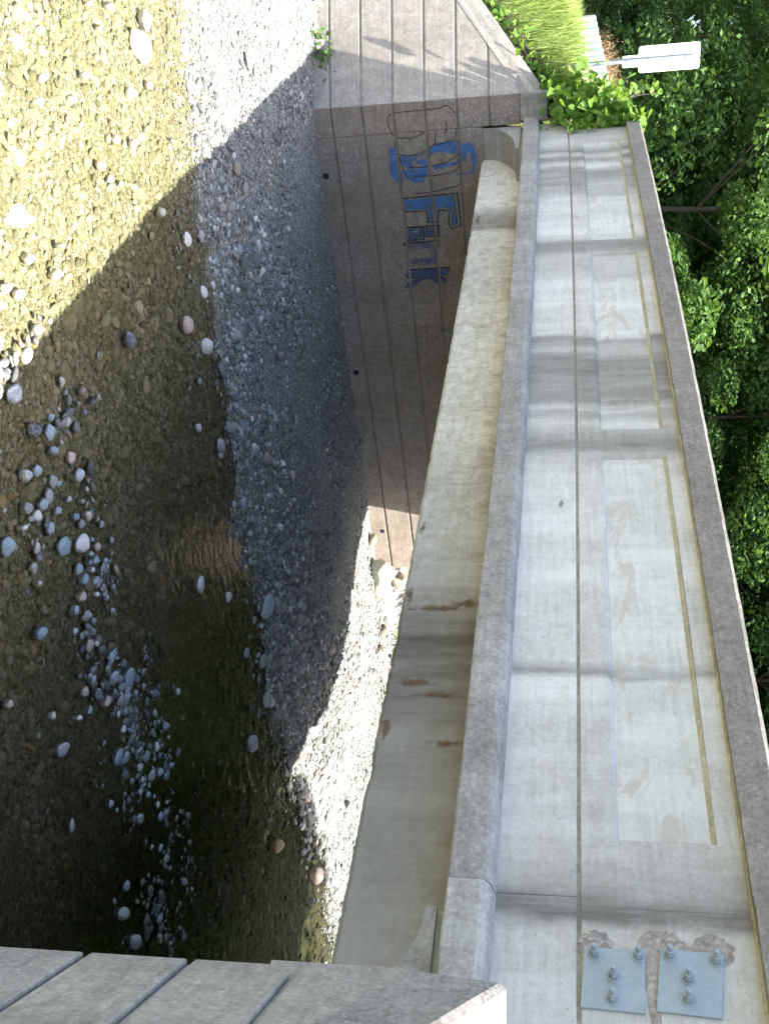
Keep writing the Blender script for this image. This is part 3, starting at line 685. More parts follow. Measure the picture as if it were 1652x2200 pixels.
STONES = [(-10.52, -2.85, 0.221, 0.105, 'w'), (-10.24, -2.69, 0.327, 0.114, 'w'), (-9.76, -2.38, 0.149, 0.068, 'w'), (-7.38, -3.05, 0.114, 0.045, 'w'), (-7.16, -2.19, 0.245, 0.086, 'wt'), (-6.65, -2.13, 0.117, 0.041, 'p'), (-7.1, -1.89, 0.111, 0.039, 'w'), (-9.83, -1.24, 0.128, 0.079, 'w'), (-6.67, -1.85, 0.1, 0.035, 'w'), (-6.48, -1.8, 0.085, 0.082, 'w'), (-6.8, -1.74, 0.102, 0.036, 'w'), (-6.29, -1.61, 0.149, 0.067, 'w'), (-6.14, -1.45, 0.149, 0.081, 'w'), (-6.05, -1.32, 0.116, 0.059, 'w'), (-6.26, -1.22, 0.167, 0.102, 'm'), (-6.37, -0.84, 0.16, 0.056, 'k'), (-6.63, -0.8, 0.086, 0.069, 'b'), (-6.56, -0.71, 0.15, 0.067, 'b'), (-6.52, -0.57, 0.1, 0.08, 'b'), (-5.83, -0.99, 0.065, 0.045, 'g'), (-6.78, -0.17, 0.136, 0.057, 'm'), (-6.26, -0.33, 0.128, 0.059, 'g'), (-6.08, -0.63, 0.116, 0.043, 'm'), (-5.94, -0.43, 0.123, 0.048, 'g'), (-5.55, -0.38, 0.185, 0.065, 'b'), (-6.21, 0.13, 0.197, 0.069, 'b'), (-6.46, 0.28, 0.189, 0.137, 'w'), (-5.81, -0.35, 0.061, 0.043, 'w'), (-6.51, 0.73, 0.133, 0.046, 'g'), (-8.45, 2.34, 0.229, 0.093, 'w'), (-9.07, 3.06, 0.172, 0.06, 'w'), (-10.07, 4.08, 0.419, 0.147, 'b'), (-7.58, 1.44, 0.196, 0.069, 't'), (-5.55, 0.44, 0.154, 0.054, 'b'), (-4.9, 0.52, 0.086, 0.053, 'p'), (-5.58, 1.39, 0.082, 0.052, 'w'), (-5.3, 1.06, 0.093, 0.032, 'w'), (-6.42, 2.25, 0.196, 0.073, 't'), (-5.24, 1.38, 0.16, 0.075, 'g'), (-6.31, 2.92, 0.149, 0.052, 'g'), (-5.91, 2.21, 0.179, 0.063, 'b'), (-8.69, 5.09, 0.311, 0.13, 'g'), (-8.64, 7.03, 0.224, 0.132, 'o'), (-9.81, 9.31, 0.317, 0.111, 'p'), (-5.13, 3.35, 0.139, 0.139, 'g'), (-5.12, 3.76, 0.167, 0.163, 'g'), (-10.14, 0.38, 0.244, 0.202, 'w'), (-9.74, -0.06, 0.203, 0.137, 'p'), (-11.08, 0.72, 0.154, 0.076, 'd'), (-10.99, 0.84, 0.143, 0.114, 'd'), (-8.37, -0.58, 0.211, 0.076, 'k'), (-8.51, -0.03, 0.168, 0.059, 't'), (-12.45, 1.71, 0.137, 0.112, 'd'), (-10.59, 1.15, 0.131, 0.069, 'g'), (-9.41, 0.98, 0.149, 0.063, 'g'), (-9.91, 1.52, 0.265, 0.093, 'g'), (-12.03, 3.34, 0.169, 0.084, 'p'), (-12.16, -0.9, 0.23, 0.104, 'n'), (-10.43, -0.12, 0.172, 0.07, 'w'), (-11.16, 3.6, 0.137, 0.125, 'm'), (-10.31, -0.76, 0.165, 0.058, 'w'), (-10.69, -0.65, 0.181, 0.063, 'g'), (-10.2, 2.78, 0.148, 0.107, 'd'), (-9.87, 2.31, 0.099, 0.067, 'b'), (-9.44, 5.1, 0.253, 0.089, 'g'), (-9.61, 4.59, 0.214, 0.075, 'g'), (-9.16, 4.04, 0.17, 0.065, 'g'), (-11.78, 6.4, 0.172, 0.158, 'p'), (-10.61, 5.67, 0.197, 0.122, 'g'), (-9.95, 7.56, 0.204, 0.142, 'g'), (-10.16, 8.14, 0.31, 0.108, 'g'), (-6.08, 0.67, 0.112, 0.039, 'b'), (-6.2, 0.84, 0.13, 0.046, 'g'), (-6.37, 1.42, 0.089, 0.057, 'b'), (-5.96, 1.33, 0.116, 0.041, 'b'), (-6.47, 1.83, 0.209, 0.073, 'b'), (-6.34, 1.93, 0.149, 0.052, 'b'), (-6.25, 2.49, 0.085, 0.036, 'w'), (-9.85, 1.6, 0.138, 0.048, 'g'), (-10.1, 2.45, 0.168, 0.059, 'b'), (-9.74, 0.6, 0.1, 0.046, 'd'), (-10.95, -0.26, 0.125, 0.066, 'b'), (-11.73, -0.08, 0.155, 0.089, 'b'), (-11.34, 0.66, 0.1, 0.057, 'g'), (-12.54, -0.15, 0.104, 0.072, 'w'), (-9.5, -1.13, 0.09, 0.031, 't')]

# ------------------------------------------------------------------ graffiti (thin paint on the abutment courses)
def paintmat(name, col, wear, scale=55):
    g = N(name); c = g.coords()
    n = g.noise(c, scale, 5, 0.75); n2 = g.noise(c, 7, 5, 0.7)
    fac = g.ramp(g.math('ADD', g.math('MULTIPLY', n, .55), g.math('MULTIPLY', n2, .45)), [(wear-.05, 1.0), (wear+.05, 0.0)])
    p = g.bsdf(g.mix(g.ramp(n2, [(.3, 0.0), (.7, 1.0)]), col, tuple(q*.7 for q in col)), .7, spec=.3)
    tr = g.node('BsdfTransparent'); ms = g.node('MixShader')
    g.t.links.new(fac, ms.inputs[0]); g.t.links.new(tr.outputs[0], ms.inputs[1]); g.t.links.new(p, ms.inputs[2])
    return g.done(ms.outputs[0])
M['paint_blue'] = paintmat('blue_spray_paint', (0.06, 0.15, 0.34), .555)
M['paint_blue_worn'] = paintmat('worn_blue_spray_paint', (0.07, 0.12, 0.26), .49)
M['paint_blue_dark'] = paintmat('dark_blue_spray_paint', (0.045, 0.09, 0.21), .525)
M['paint_black'] = paintmat('black_spray_paint', (0.025, 0.025, 0.03), .56, 40)
M['paint_tan'] = paintmat('tan_cover_paint', (0.25, 0.235, 0.17), .57)

def in_groove(z): return any(abs(z-q) < GAP+.006 for q in GROOVES)
def inside(poly, y, z):
    c = False; n = len(poly)
    for i in range(n):
        (y0, z0), (y1, z1) = poly[i], poly[i-1]
        if (z0 > z) != (z1 > z) and y < (y1-y0)*(z-z0)/(z1-z0)+y0: c = not c
    return c
def paint_poly(polys, mat, name, x, spray=False):
    mb = MB(); st = .012; off = random.Random(3)
    for poly in polys:
        y0, y1 = min(q[0] for q in poly), max(q[0] for q in poly); z0, z1 = min(q[1] for q in poly), max(q[1] for q in poly)
        ny = int((y1-y0)/st)+3; nzz = int((z1-z0)/st)+3
        for i in range(-4, ny+3):
            for j in range(-4, nzz+3):
                y = y0+(i+.5)*st; z = z0+(j+.5)*st
                if in_groove(z): continue
                hit = inside(poly, y+.012*nz(y, z, 1, 9), z+.012*nz(y, z, 5, 9))
                if not hit: hit = spray and off.random() < .3 and inside(poly, y+off.gauss(0, .022), z+off.gauss(0, .022))     # overspray
                if hit:
                    a, b, c, d = y-st/2, y+st/2, z-st/2, z+st/2
                    mb.add([(x, a, c), (x, b, c), (x, b, d), (x, a, d)], [(0, 1, 2, 3)])
    return mb.build(name, mat, ab, recalc=False)
def paint_stroke(pts, w, mb, x, smooth=True):
    # Catmull-Rom, sampled closely; quads inside a joint are skipped
    P = [Vector((0, y, z)) for y, z in pts]; dense = []
    for i in range(len(P)-1):
        p0, p1, p2, p3 = P[max(i-1, 0)], P[i], P[i+1], P[min(i+2, len(P)-1)]
        n = max(2, int((p2-p1).length/.012))
        for k in range(n):
            t = k/n
            dense.append(.5*((2*p1)+(p2-p0)*t+(2*p0-5*p1+4*p2-p3)*t*t+(3*p1-p0-3*p2+p3)*t**3) if smooth else p1.lerp(p2, t))
    dense.append(P[-1])
    for a, b in zip(dense[:-1], dense[1:]):
        if in_groove((a.z+b.z)/2): continue
        d = (b-a)
        if d.length < 1e-5: continue
        n = Vector((0, -d.z, d.y)).normalized()*w*(.75+.5*random.random()); e = d.normalized()*.002
        mb.add([(x, *(a-n-e)[1:]), (x, *(b-n+e)[1:]), (x, *(b+n+e)[1:]), (x, *(a+n-e)[1:])], [(0, 1, 2, 3)])
XP = -16.2
paint_poly(GRAF_POLYS['tan'], M['paint_tan'], 'painted_fill', XP+.0015)
paint_poly(GRAF_POLYS['blue'], M['paint_blue'], 'blue_paint', XP+.0025, True)
paint_poly(GRAF_POLYS['F'], M['paint_blue'], 'painted_letter', XP+.0025)['label'] = 'blue letter F outlined in black'
for q_, l_ in zip(GRAF_POLYS['ih'], ('small dark blue block of the dotted letter', 'dark blue dot of the dotted letter')):
    paint_poly([q_], M['paint_blue_dark'], 'painted_letter', XP+.0025)['label'] = l_
paint_poly(GRAF_POLYS['n'], M['paint_blue_worn'], 'painted_letter', XP+.0025)['label'] = 'worn pale blue letter'
paint_poly(GRAF_POLYS['K'], M['paint_blue_dark'], 'painted_letter', XP+.0025)['label'] = 'dark blue letter K'
mb = MB()
for i, s_ in enumerate(GRAF_STROKES): paint_stroke(s_, .0068 if i < 9 else .0095, mb, XP+.004, i < 9)
mb.build('black_outline', M['paint_black'], ab, recalc=False)

# ------------------------------------------------------------------ stones and gravel
def ground_h(x, y):
    xf, xn = far_edge(y), near_edge(y)
    if x < xf:
        soft = np.interp(y, [-8, -3.8, -3.2, 8.3, 8.6, 9.5], [5, 3.0, .22, .22, 1.2, 3.6]); d = xf-x
        b = float(bed(np.array([xf]), np.array([y]))[0]); t = float(far_top(y, d)); return b+(t-b)*float(sstep(0, soft, d))
    return float(bed(np.array([x]), np.array([y]))[0])

def stone_mesh(name, seed, sub=3, rough=.22, flat=.7, angular=0.0):
    from mathutils import noise
    bm = bmesh.new(); bmesh.ops.create_icosphere(bm, subdivisions=sub, radius=.5)
    R_ = random.Random(seed); o = Vector((R_.uniform(-50, 50), R_.uniform(-50, 50), R_.uniform(-50, 50)))
    pl = [(Vector((R_.gauss(0, 1), R_.gauss(0, 1), R_.gauss(0, 1))).normalized(), R_.uniform(.30, .42)) for _ in range(7)]
    for v in bm.verts:
        p = v.co.copy()
        p *= 1 + rough*noise.noise(p*1.6+o) + rough*.35*noise.noise(p*4+o) + (.03*noise.noise(p*11+o) if sub > 2 else 0)
        if angular:
            for n, d in pl:
                e = p.dot(n)-d
                if e > 0: p -= n*e*angular
        v.co = p
    me = bpy.data.meshes.new(name); bm.to_mesh(me); bm.free()
    me.polygons.foreach_set('use_smooth', [True]*len(me.polygons))
    return me

def stonemat(name, stops, veins=0.0, rough=.8, spec=.3, speck=.25, algae_shade=0.0, damp=0.0):
    g = N(name); oi = g.node('ObjectInfo'); c = g.coords(scale=(1, 1, 1))
    col = g.ramp(oi.outputs['Random'], stops)
    n = g.noise(c, 6, 7, .7, .4); n2 = g.noise(c, 30, 3, .6)
    col = g.mix(.45, col, g.ramp(n, [(.3, .2), (.7, .8)]), 'OVERLAY')
    col = g.mix(speck, col, g.ramp(n2, [(.3, .15), (.7, .85)]), 'OVERLAY')
    if damp:                                    # damp, silty patches of the bank
        gp = g.node('NewGeometry').outputs['Position']
        dm = g.ramp(g.noise(gp, .8, 6, .7, .5), [(.38, 0.0), (.62, 1.0)])
        col = g.mix(g.math('MULTIPLY', dm, damp), col, (.12, .118, .108))
    if algae_shade:
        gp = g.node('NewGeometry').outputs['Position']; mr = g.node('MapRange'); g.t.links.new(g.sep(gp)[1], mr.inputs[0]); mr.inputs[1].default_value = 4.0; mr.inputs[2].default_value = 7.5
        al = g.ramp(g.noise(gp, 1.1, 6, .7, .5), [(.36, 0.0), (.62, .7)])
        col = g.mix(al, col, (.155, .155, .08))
        col = g.mix(g.math('MULTIPLY', mr.outputs[0], algae_shade), col, (.032, .037, .010))  # downstream pebbles carry tree shade in their colour, over the algae patches
    if veins:
        vv = g.ramp(g.math('ABSOLUTE', g.math('SUBTRACT', g.noise(c, 2.5, 6, .6, 1.0), .5)), [(0.0, 1.0), (.035, 0.0)])
        col = g.mix(g.math('MULTIPLY', vv, veins), col, (.7, .68, .62))
    return g.done(g.bsdf(col, rough, g.bump(g.math('ADD', n, g.math('MULTIPLY', n2, .3)), .4, .05), spec=spec))

STM = {
 'w': stonemat('stone_pale', [(0, (.48, .46, .43)), (.5, (.58, .56, .53)), (1, (.66, .63, .58))], .2),
 'wt': stonemat('stone_pale_wet', [(0, (.42, .40, .33)), (1, (.50, .48, .40))]),
 'p': stonemat('stone_pinkish', [(0, (.40, .31, .26)), (1, (.52, .42, .36))], .2),
 'm': stonemat('stone_marbled', [(0, (.30, .33, .36)), (1, (.40, .43, .45))], .9),
 'g': stonemat('stone_grey', [(0, (.24, .25, .25)), (1, (.38, .38, .37))], .15),
 'b': stonemat('stone_blue_grey', [(0, (.22, .28, .31)), (1, (.32, .39, .42))], .1),
 'k': stonemat('stone_dark', [(0, (.06, .07, .09)), (1, (.11, .12, .14))], .3),
 'd': stonemat('stone_green_grey', [(0, (.10, .14, .15)), (1, (.17, .21, .21))], .1),
 't': stonemat('stone_tan', [(0, (.34, .30, .20)), (1, (.46, .42, .32))], .1),
 'n': stonemat('stone_brown', [(0, (.20, .165, .13)), (1, (.27, .225, .18))], .1),
 'o': stonemat('stone_orange_stained', [(0, (.40, .30, .16)), (1, (.46, .38, .26))], .2),
}
CW = {'w': 'pale white', 'wt': 'pale half-sunken', 'p': 'pinkish', 'm': 'grey marbled', 'g': 'plain grey', 'b': 'blue-grey', 'k': 'dark slate', 'd': 'green-grey', 't': 'tan', 'n': 'brown', 'o': 'orange-stained'}
SMESH = [stone_mesh('river_stone', 100+i, 3, .32, .7, .7 if i % 3 else .3) for i in range(8)]
ORD = ['first', 'second', 'third', 'fourth', 'fifth', 'sixth', 'seventh', 'eighth', 'ninth', 'tenth', 'eleventh', 'twelfth', 'thirteenth', 'fourteenth', 'fifteenth', 'sixteenth']
def zone_of(x, y):
    xs = float(lerp_tab(SHORE, y)); xp = float(lerp_tab(SPIT, y))
    if y < -1.35: return 'in the sunlit yellow shallows' if x > xs else 'on the sunlit white gravel'
    if abs(x-xp) < .62 or (x > xp and x > -6): return 'on the pebble spit in mid-stream'
    if x > xs+.35: return 'standing in the shaded channel'
    if y > 6.5: return 'on the waterline under the far side of the bridge'
    if x > xs-.45: return 'on the shaded waterline of the gravel bank'
    return 'up on the shaded gravel bank'
def put_stone(x, y, wid, h, c, R_, name='river_stone'):
    b = ground_h(x, y); me = R_.choice(SMESH)
    o = bpy.data.objects.new(name, me); COL.objects.link(o)
    if not me.materials: me.materials.append(STM['g'])
    o.material_slots[0].link = 'OBJECT'; o.material_slots[0].material = STM[c]
    wet = b < WATER_Z-.01
    if wet: top = WATER_Z + (h*.55 if c not in ('t', 'wt') else -.012)
    else: top = b + h*.78
    bot = top-h if not wet else min(b+.004, top-h)
    hz = top-bot
    o.location = (x, y, (top+bot)/2)
    o.scale = (wid*R_.uniform(.72, .95), wid*R_.uniform(.95, 1.1), hz)
    ang = YAW*0 + R_.uniform(-.5, .5)
    o.rotation_euler = (R_.uniform(-.12, .12), R_.uniform(-.12, .12), YAW-pi/2+ang+ (pi/2))
    return o
R_ = random.Random(21)
cnt = {}
order = sorted(STONES, key=lambda q: q[1])
tot = {}
for x, y, wd, h, c in order:
    k = (c, zone_of(x, y)); tot[k] = tot.get(k, 0)+1
for x, y, wd, h, c in order:
    o = put_stone(x, y, wd, h, c, R_)
    zn = zone_of(x, y); k = (c, zn); i = cnt.get(k, 0); cnt[k] = i+1
    lb = f'{CW[c]} stone {zn}' + (f', {ORD[i]} from upstream' if tot[k] > 1 else '')
    tag(o, lb, 'stone', 'larger stones in and beside the stream')
# smaller single pebbles that share a description per place
NP = 0
SPOTS = []
while NP < 212:
    t = R_.random()
    if t < .38:
        y = R_.uniform(-.7, 4.2); x = float(lerp_tab(SPIT, y)) + R_.gauss(0, .3); zn = 'small {} pebble among the many along the mid-stream spit'; g_ = 'pebbles of the mid-stream spit'
        c = R_.choice('bbbggwdpb'); s = R_.uniform(.06, .13)
    elif t < .82:
        y = R_.uniform(-1.3, 6.0); x = float(lerp_tab(SHORE, y)) - abs(R_.gauss(0, 1.1)) + .15; zn = 'small {} cobble among the many on the shaded gravel bank'; g_ = 'cobbles on the shaded gravel bank'
        c = R_.choice('bbgggdwpdm'); s = R_.uniform(.06, .12)
    elif t < .92:
        y = R_.uniform(7.6, 11.5); x = float(lerp_tab(SHORE, y)) - abs(R_.gauss(0, .5)) + .1; zn = 'small {} sunlit cobble at the water edge beyond the bridge'; g_ = 'cobbles beyond the bridge'
        c = R_.choice('gggwp'); s = R_.uniform(.09, .2)
    else:
        y = R_.uniform(-3.6, -1.5); x = R_.uniform(-10.5, -6.4); zn = 'small {} sunlit stone scattered in the yellow shallows'; g_ = 'stones in the sunlit shallows'
        c = R_.choice('wwpgt'); s = R_.uniform(.05, .10)
    if any((x-a)**2+(y-b)**2 < (.5*(s+q))**2 for a, b, q in SPOTS): continue
    SPOTS.append((x, y, s)); NP += 1
    tag(put_stone(x, y, s, s*R_.uniform(.4, .65), c, R_, 'river_pebble'), zn.format(CW[c]), 'pebble', g_)

# riprap on the far bank below and beyond the bridge, and at the foot of the far wing wall
RMESH = [stone_mesh('bank_rock', 300+i, 3, .35, .8, .85) for i in range(5)]
for q in RMESH: q.materials.append(STM['g'])
def rock(x, y, s, c, label, group, hz=.8, lift=.15, name='bank_rock'):
    o = bpy.data.objects.new(name, R_.choice(RMESH)); COL.objects.link(o)
    o.material_slots[0].link = 'OBJECT'; o.material_slots[0].material = STM[c]
    o.location = (x, y, ground_h(x, y)+s*lift); o.scale = (s*R_.uniform(.8, 1.1), s*R_.uniform(.8, 1.2), s*hz)
    o.rotation_euler = (R_.uniform(-.4, .4), R_.uniform(-.4, .4), R_.uniform(0, 6.3)); tag(o, label, 'rock', group); return o
o = rock(-15.75, 8.05, .52, 'd', 'big rounded greenish boulder at the downstream end of the abutment', None, .85, .3, 'boulder')
o.material_slots[0].material = stonemat('boulder_lichen', [(0, (.36, .38, .30)), (1, (.42, .43, .36))], .1)
rock(-15.95, 7.45, .26, 't', 'small tan boulder against the abutment, beside the big greenish one', None, .7, .3, 'boulder')
for i in range(46):
    y = R_.uniform(8.5, 12.5); x = -15.6 - R_.uniform(0, 2.2) + .25*(y-8.5)
    rock(x, y, R_.uniform(.16, .42), R_.choice('gggndpt'), 'rough rock in the heap on the far bank behind the girder', 'rocks heaped on the far bank')
for i in range(26):
    s = R_.uniform(.75, 3.0); d = abs(R_.gauss(0, .22))
    x, y = FC + FT*s + np.array([.8, -.6])*(d+.05)
    rock(float(x), float(y), R_.uniform(.10, .24), R_.choice('wggp'), 'broken rock piled at the foot of the far wing wall', 'rocks at the foot of the far wing wall', .8, .2)

def instanced(name, pts, rot, scl, idx, protos, mat, label, cat):
    col = bpy.data.collections.new(name+'_source')
    for i, me in enumerate(protos):
        me.materials.clear(); me.materials.append(mat)
        q = bpy.data.objects.new(name+'_piece', me); col.objects.link(q)
    me = bpy.data.meshes.new(name); n = len(pts)
    me.vertices.add(n); me.vertices.foreach_set('co', np.asarray(pts, np.float32).ravel())
    for nm, arr in (('rot', rot), ('scl', scl)):
        a = me.attributes.new(nm, 'FLOAT_VECTOR', 'POINT'); a.data.foreach_set('vector', np.asarray(arr, np.float32).ravel())
    a = me.attributes.new('pick', 'INT', 'POINT'); a.data.foreach_set('value', np.asarray(idx, np.int32))
    o = link(name, me); ng = bpy.data.node_groups.new(name, 'GeometryNodeTree')
    ng.interface.new_socket('Geometry', in_out='INPUT', socket_type='NodeSocketGeometry')
    ng.interface.new_socket('Geometry', in_out='OUTPUT', socket_type='NodeSocketGeometry')
    gi = ng.nodes.new('NodeGroupInput'); go = ng.nodes.new('NodeGroupOutput')
    ci = ng.nodes.new('GeometryNodeCollectionInfo'); ci.inputs[0].default_value = col
    ci.inputs['Separate Children'].default_value = True; ci.inputs['Reset Children'].default_value = True
    ip = ng.nodes.new('GeometryNodeInstanceOnPoints'); ip.inputs['Pick Instance'].default_value = True
    def named(nm, t):
        q = ng.nodes.new('GeometryNodeInputNamedAttribute'); q.data_type = t; q.inputs['Name'].default_value = nm; return q.outputs['Attribute']
    L_ = ng.links.new
    L_(gi.outputs[0], ip.inputs['Points']); L_(ci.outputs[0], ip.inputs['Instance'])
    L_(named('pick', 'INT'), ip.inputs['Instance Index']); L_(named('scl', 'FLOAT_VECTOR'), ip.inputs['Scale'])
    e2r = ng.nodes.new('FunctionNodeEulerToRotation'); L_(named('rot', 'FLOAT_VECTOR'), e2r.inputs[0]); L_(e2r.outputs[0], ip.inputs['Rotation'])
    L_(ip.outputs[0], go.inputs[0])
    md = o.modifiers.new('scatter', 'NODES'); md.node_group = ng
    tag(o, label, cat, kind='stuff'); return o

def gravel_arrays(x, y, size, sink=.15):
    n = len(x); z = bed(x, y) - size*sink*.5 + size*.12
    rot = np.stack([RNG.normal(0, .35, n), RNG.normal(0, .35, n), RNG.uniform(0, 6.28, n)], 1)
    scl = np.stack([size*RNG.uniform(.7, 1.35, n), size*RNG.uniform(.7, 1.1, n), size*RNG.uniform(.4, .75, n)], 1)
    return np.stack([x, y, z], 1), rot, scl, RNG.integers(0, 6, n)

n = 230000
y = RNG.uniform(-6.5, 14, n); x = RNG.uniform(-18.2, -4.5, n)
xf = np.array([far_edge(q) for q in np.linspace(-7, 15, 200)]); xfe = np.interp(y, np.linspace(-7, 15, 200), xf)
b = bed(x, y); xs = lerp_tab(SHORE, y)
dsh = x-xs
edge_in = (dsh > -.1) & (dsh < 1.0) & (RNG.uniform(0, 1, n) < .38*np.exp(-np.clip(dsh, 0, 9)/.3))
dry = ((b > WATER_Z-.012) | edge_in) & (x > xfe+.05)
wall_d = xs-x
keep = dry & (RNG.uniform(0, 1, n) < np.where(wall_d > 3, .85, 1.0))
xx, yy, wd = x[keep], y[keep], wall_d[keep]
base = np.interp(wd, [0, 1.5, 4, 6], [.034, .030, .021, .017])
base = np.where(yy > 6.5, .034, base); base = base*np.where(wd < 1.6, np.interp(yy, [1.5, 3, 6], [1, 1.45, 1.45]), 1)
size = base*np.exp(RNG.normal(0, .5, len(xx)))
size = np.clip(size, .012, .11)
size *= 1+.55*vnoise(xx, yy, 1.1, 21)+.25*vnoise(xx, yy, 2.7, 22)      # sorted patches, coarse and fine
big = RNG.uniform(0, 1, len(xx)) < np.where(wd < 2.2, .045, .02); size[big] *= 1.8
# loose pebbles of the spit, in patches
ns = 1500; ysp = RNG.uniform(-1.5, 4.9, ns); xsp = lerp_tab(SPIT, ysp) + RNG.normal(0, 1, ns)*np.interp(ysp, [-1, 1, 3], [.42, .34, .42])
kp = (vnoise(xsp, ysp, 2.6, 8) + .5*vnoise(xsp, ysp, 6.5, 9)) > np.interp(ysp, [-1.3, -.6, 2, 4.6], [.2, .1, .05, .15])
xsp, ysp = xsp[kp], ysp[kp]; ssp = np.clip(.058*np.exp(RNG.normal(0, .45, len(xsp))), .025, .13)
P_, r_, s_, i_ = gravel_arrays(xx, yy, size)
P_[:, 2] = np.maximum(P_[:, 2], WATER_Z-size*.15)
Q_, rq, sq, iq = gravel_arrays(xsp, ysp, ssp); Q_[:, 2] = np.maximum(Q_[:, 2], WATER_Z-ssp*.1)
P_ = np.concatenate([P_, Q_]); r_ = np.concatenate([r_, rq]); s_ = np.concatenate([s_, sq]); i_ = np.concatenate([i_, iq])
GPRO = [stone_mesh('gravel_piece', 500+i, 2, .25, .7, .4 if i % 2 else .1) for i in range(6)]
gm = stonemat('gravel_mixed', [(0, (.075, .08, .08)), (.25, (.145, .153, .15)), (.5, (.215, .225, .216)), (.68, (.30, .304, .287)), (.76, (.30, .24, .195)), (.86, (.22, .275, .287)), (.94, (.46, .455, .425)), (1, (.66, .645, .61))], 0, speck=.1, damp=.45)
instanced('gravel', P_, r_, s_, i_, GPRO, gm, 'loose grey river gravel covering the far bank and the spit', 'gravel')
wetm = (~dry) & (x > xfe+.05) & (x > -13.5) & (RNG.uniform(0, 1, n) < .55*np.interp(y, [4, 8], [1, .35]))
xx, yy = x[wetm], y[wetm]
size = np.clip(.038*np.exp(RNG.normal(0, .5, len(xx))), .02, .15)
P_, r_, s_, i_ = gravel_arrays(xx, yy, size)
P_[:, 2] = np.minimum(P_[:, 2], WATER_Z-.008-size*.25)
BPRO = [stone_mesh('bed_piece', 520+i, 2, .25, .7, .4 if i % 2 else .1) for i in range(6)]
bmat = stonemat('submerged_pebbles', [(0, (.10, .096, .06)), (.22, (.185, .18, .12)), (.42, (.25, .245, .18)), (.56, (.34, .315, .20)), (.68, (.27, .27, .21)), (.82, (.36, .345, .27)), (.91, (.45, .43, .35)), (.95, (.40, .24, .10)), (1, (.56, .53, .45))], 0, speck=.1, algae_shade=.92)
instanced('submerged_pebbles', P_, r_, s_, i_, BPRO, bmat, 'brown alga-covered pebbles under the shallow water', 'pebbles')

# ------------------------------------------------------------------ guard posts and sign
def guard_post(x, y, zt, h, i, n):
    s = .10; mb = MB()
    mb.box(-s, s, -s, s, 0, h-.035)
    mb.add([(-s, -s, h-.0345), (s, -s, h-.0345), (s, s, h-.0345), (-s, s, h-.0345), (-s*.8, -s*.8, h), (s*.8, -s*.8, h), (s*.8, s*.8, h), (-s*.8, s*.8, h)], [(0, 1, 5, 4), (1, 2, 6, 5), (2, 3, 7, 6), (3, 0, 4, 7), (4, 5, 6, 7), (3, 2, 1, 0)])
    o = mb.build('guard_post', M['white_paint'], bevel=.006)
    o.location = (x, y, zt-h); o.rotation_euler = (random.uniform(-.02, .02), random.uniform(-.02, .02), random.uniform(-.08, .08))
    where = ['nearest to the bridge parapet'] + [ORD[k]+' from the bridge parapet' for k in range(1, n-1)] + ['farthest from the bridge parapet']
    tag(o, 'square white roadside guard post, '+where[i], 'post', 'white guard posts beyond the bridge')
for i in range(12):
    x = -17.35 - i*.56; guard_post(x, .13, .645-.012*i, 1.05, i, 12)

sg = empty('road_sign', (-17.5, -.47, -.5))
tag(sg, 'narrow upright white sign seen from behind on a steel channel post', 'sign')
def rrect(mb, x0, x1, yc, zc, wy, hz, r=.035):
    pts = []
    for cx, cz, a0 in ((wy/2-r, hz/2-r, 0), (-wy/2+r, hz/2-r, pi/2), (-wy/2+r, -hz/2+r, pi), (wy/2-r, -hz/2+r, 1.5*pi)):
        for k in range(5): a = a0+pi/2*k/4; pts.append((yc+cx+r*cos(a), zc+cz+r*sin(a)))
    n = len(pts)
    mb.add([(x0, y, z) for y, z in pts]+[(x1, y, z) for y, z in pts], [tuple(range(n)), tuple(range(n, 2*n))[::-1]]+[(k, (k+1) % n, n+(k+1) % n, n+k) for k in range(n)])
mb = MB(); rrect(mb, -17.530, -17.527, -.47, 1.46, .385, .90); mb.build('sign_plate', M['white_paint'], sg)
mb = MB(); rrect(mb, -17.535, -17.531, -.455, .90, .17, .26, .02); mb.build('lower_plate', M['white_paint'], sg)
mb = MB()
z0, z1 = -.5, 1.86
prof = [(-.035, .0), (-.018, .0), (-.014, .028), (.014, .028), (.018, .0), (.035, .0), (.035, .004), (.022, .004), (.018, .034), (-.018, .034), (-.022, .004), (-.035, .004)]
k = len(prof)
mb.add([(-17.5265+d, -.47+a, z) for z in (z0, z1) for a, d in prof], [(q, (q+1) % k, k+(q+1) % k, k+q) for q in range(k)]+[tuple(range(k)), tuple(range(k, 2*k))[::-1]])
mb.build('channel_post', M['galv'], sg)
for z in (1.16, 1.72, .85):
    mb = MB(); mb.tube([(-17.494, -.47, z), (-17.48, -.47, z)], .012, 6); mb.build('bolt', M['galv'], sg)

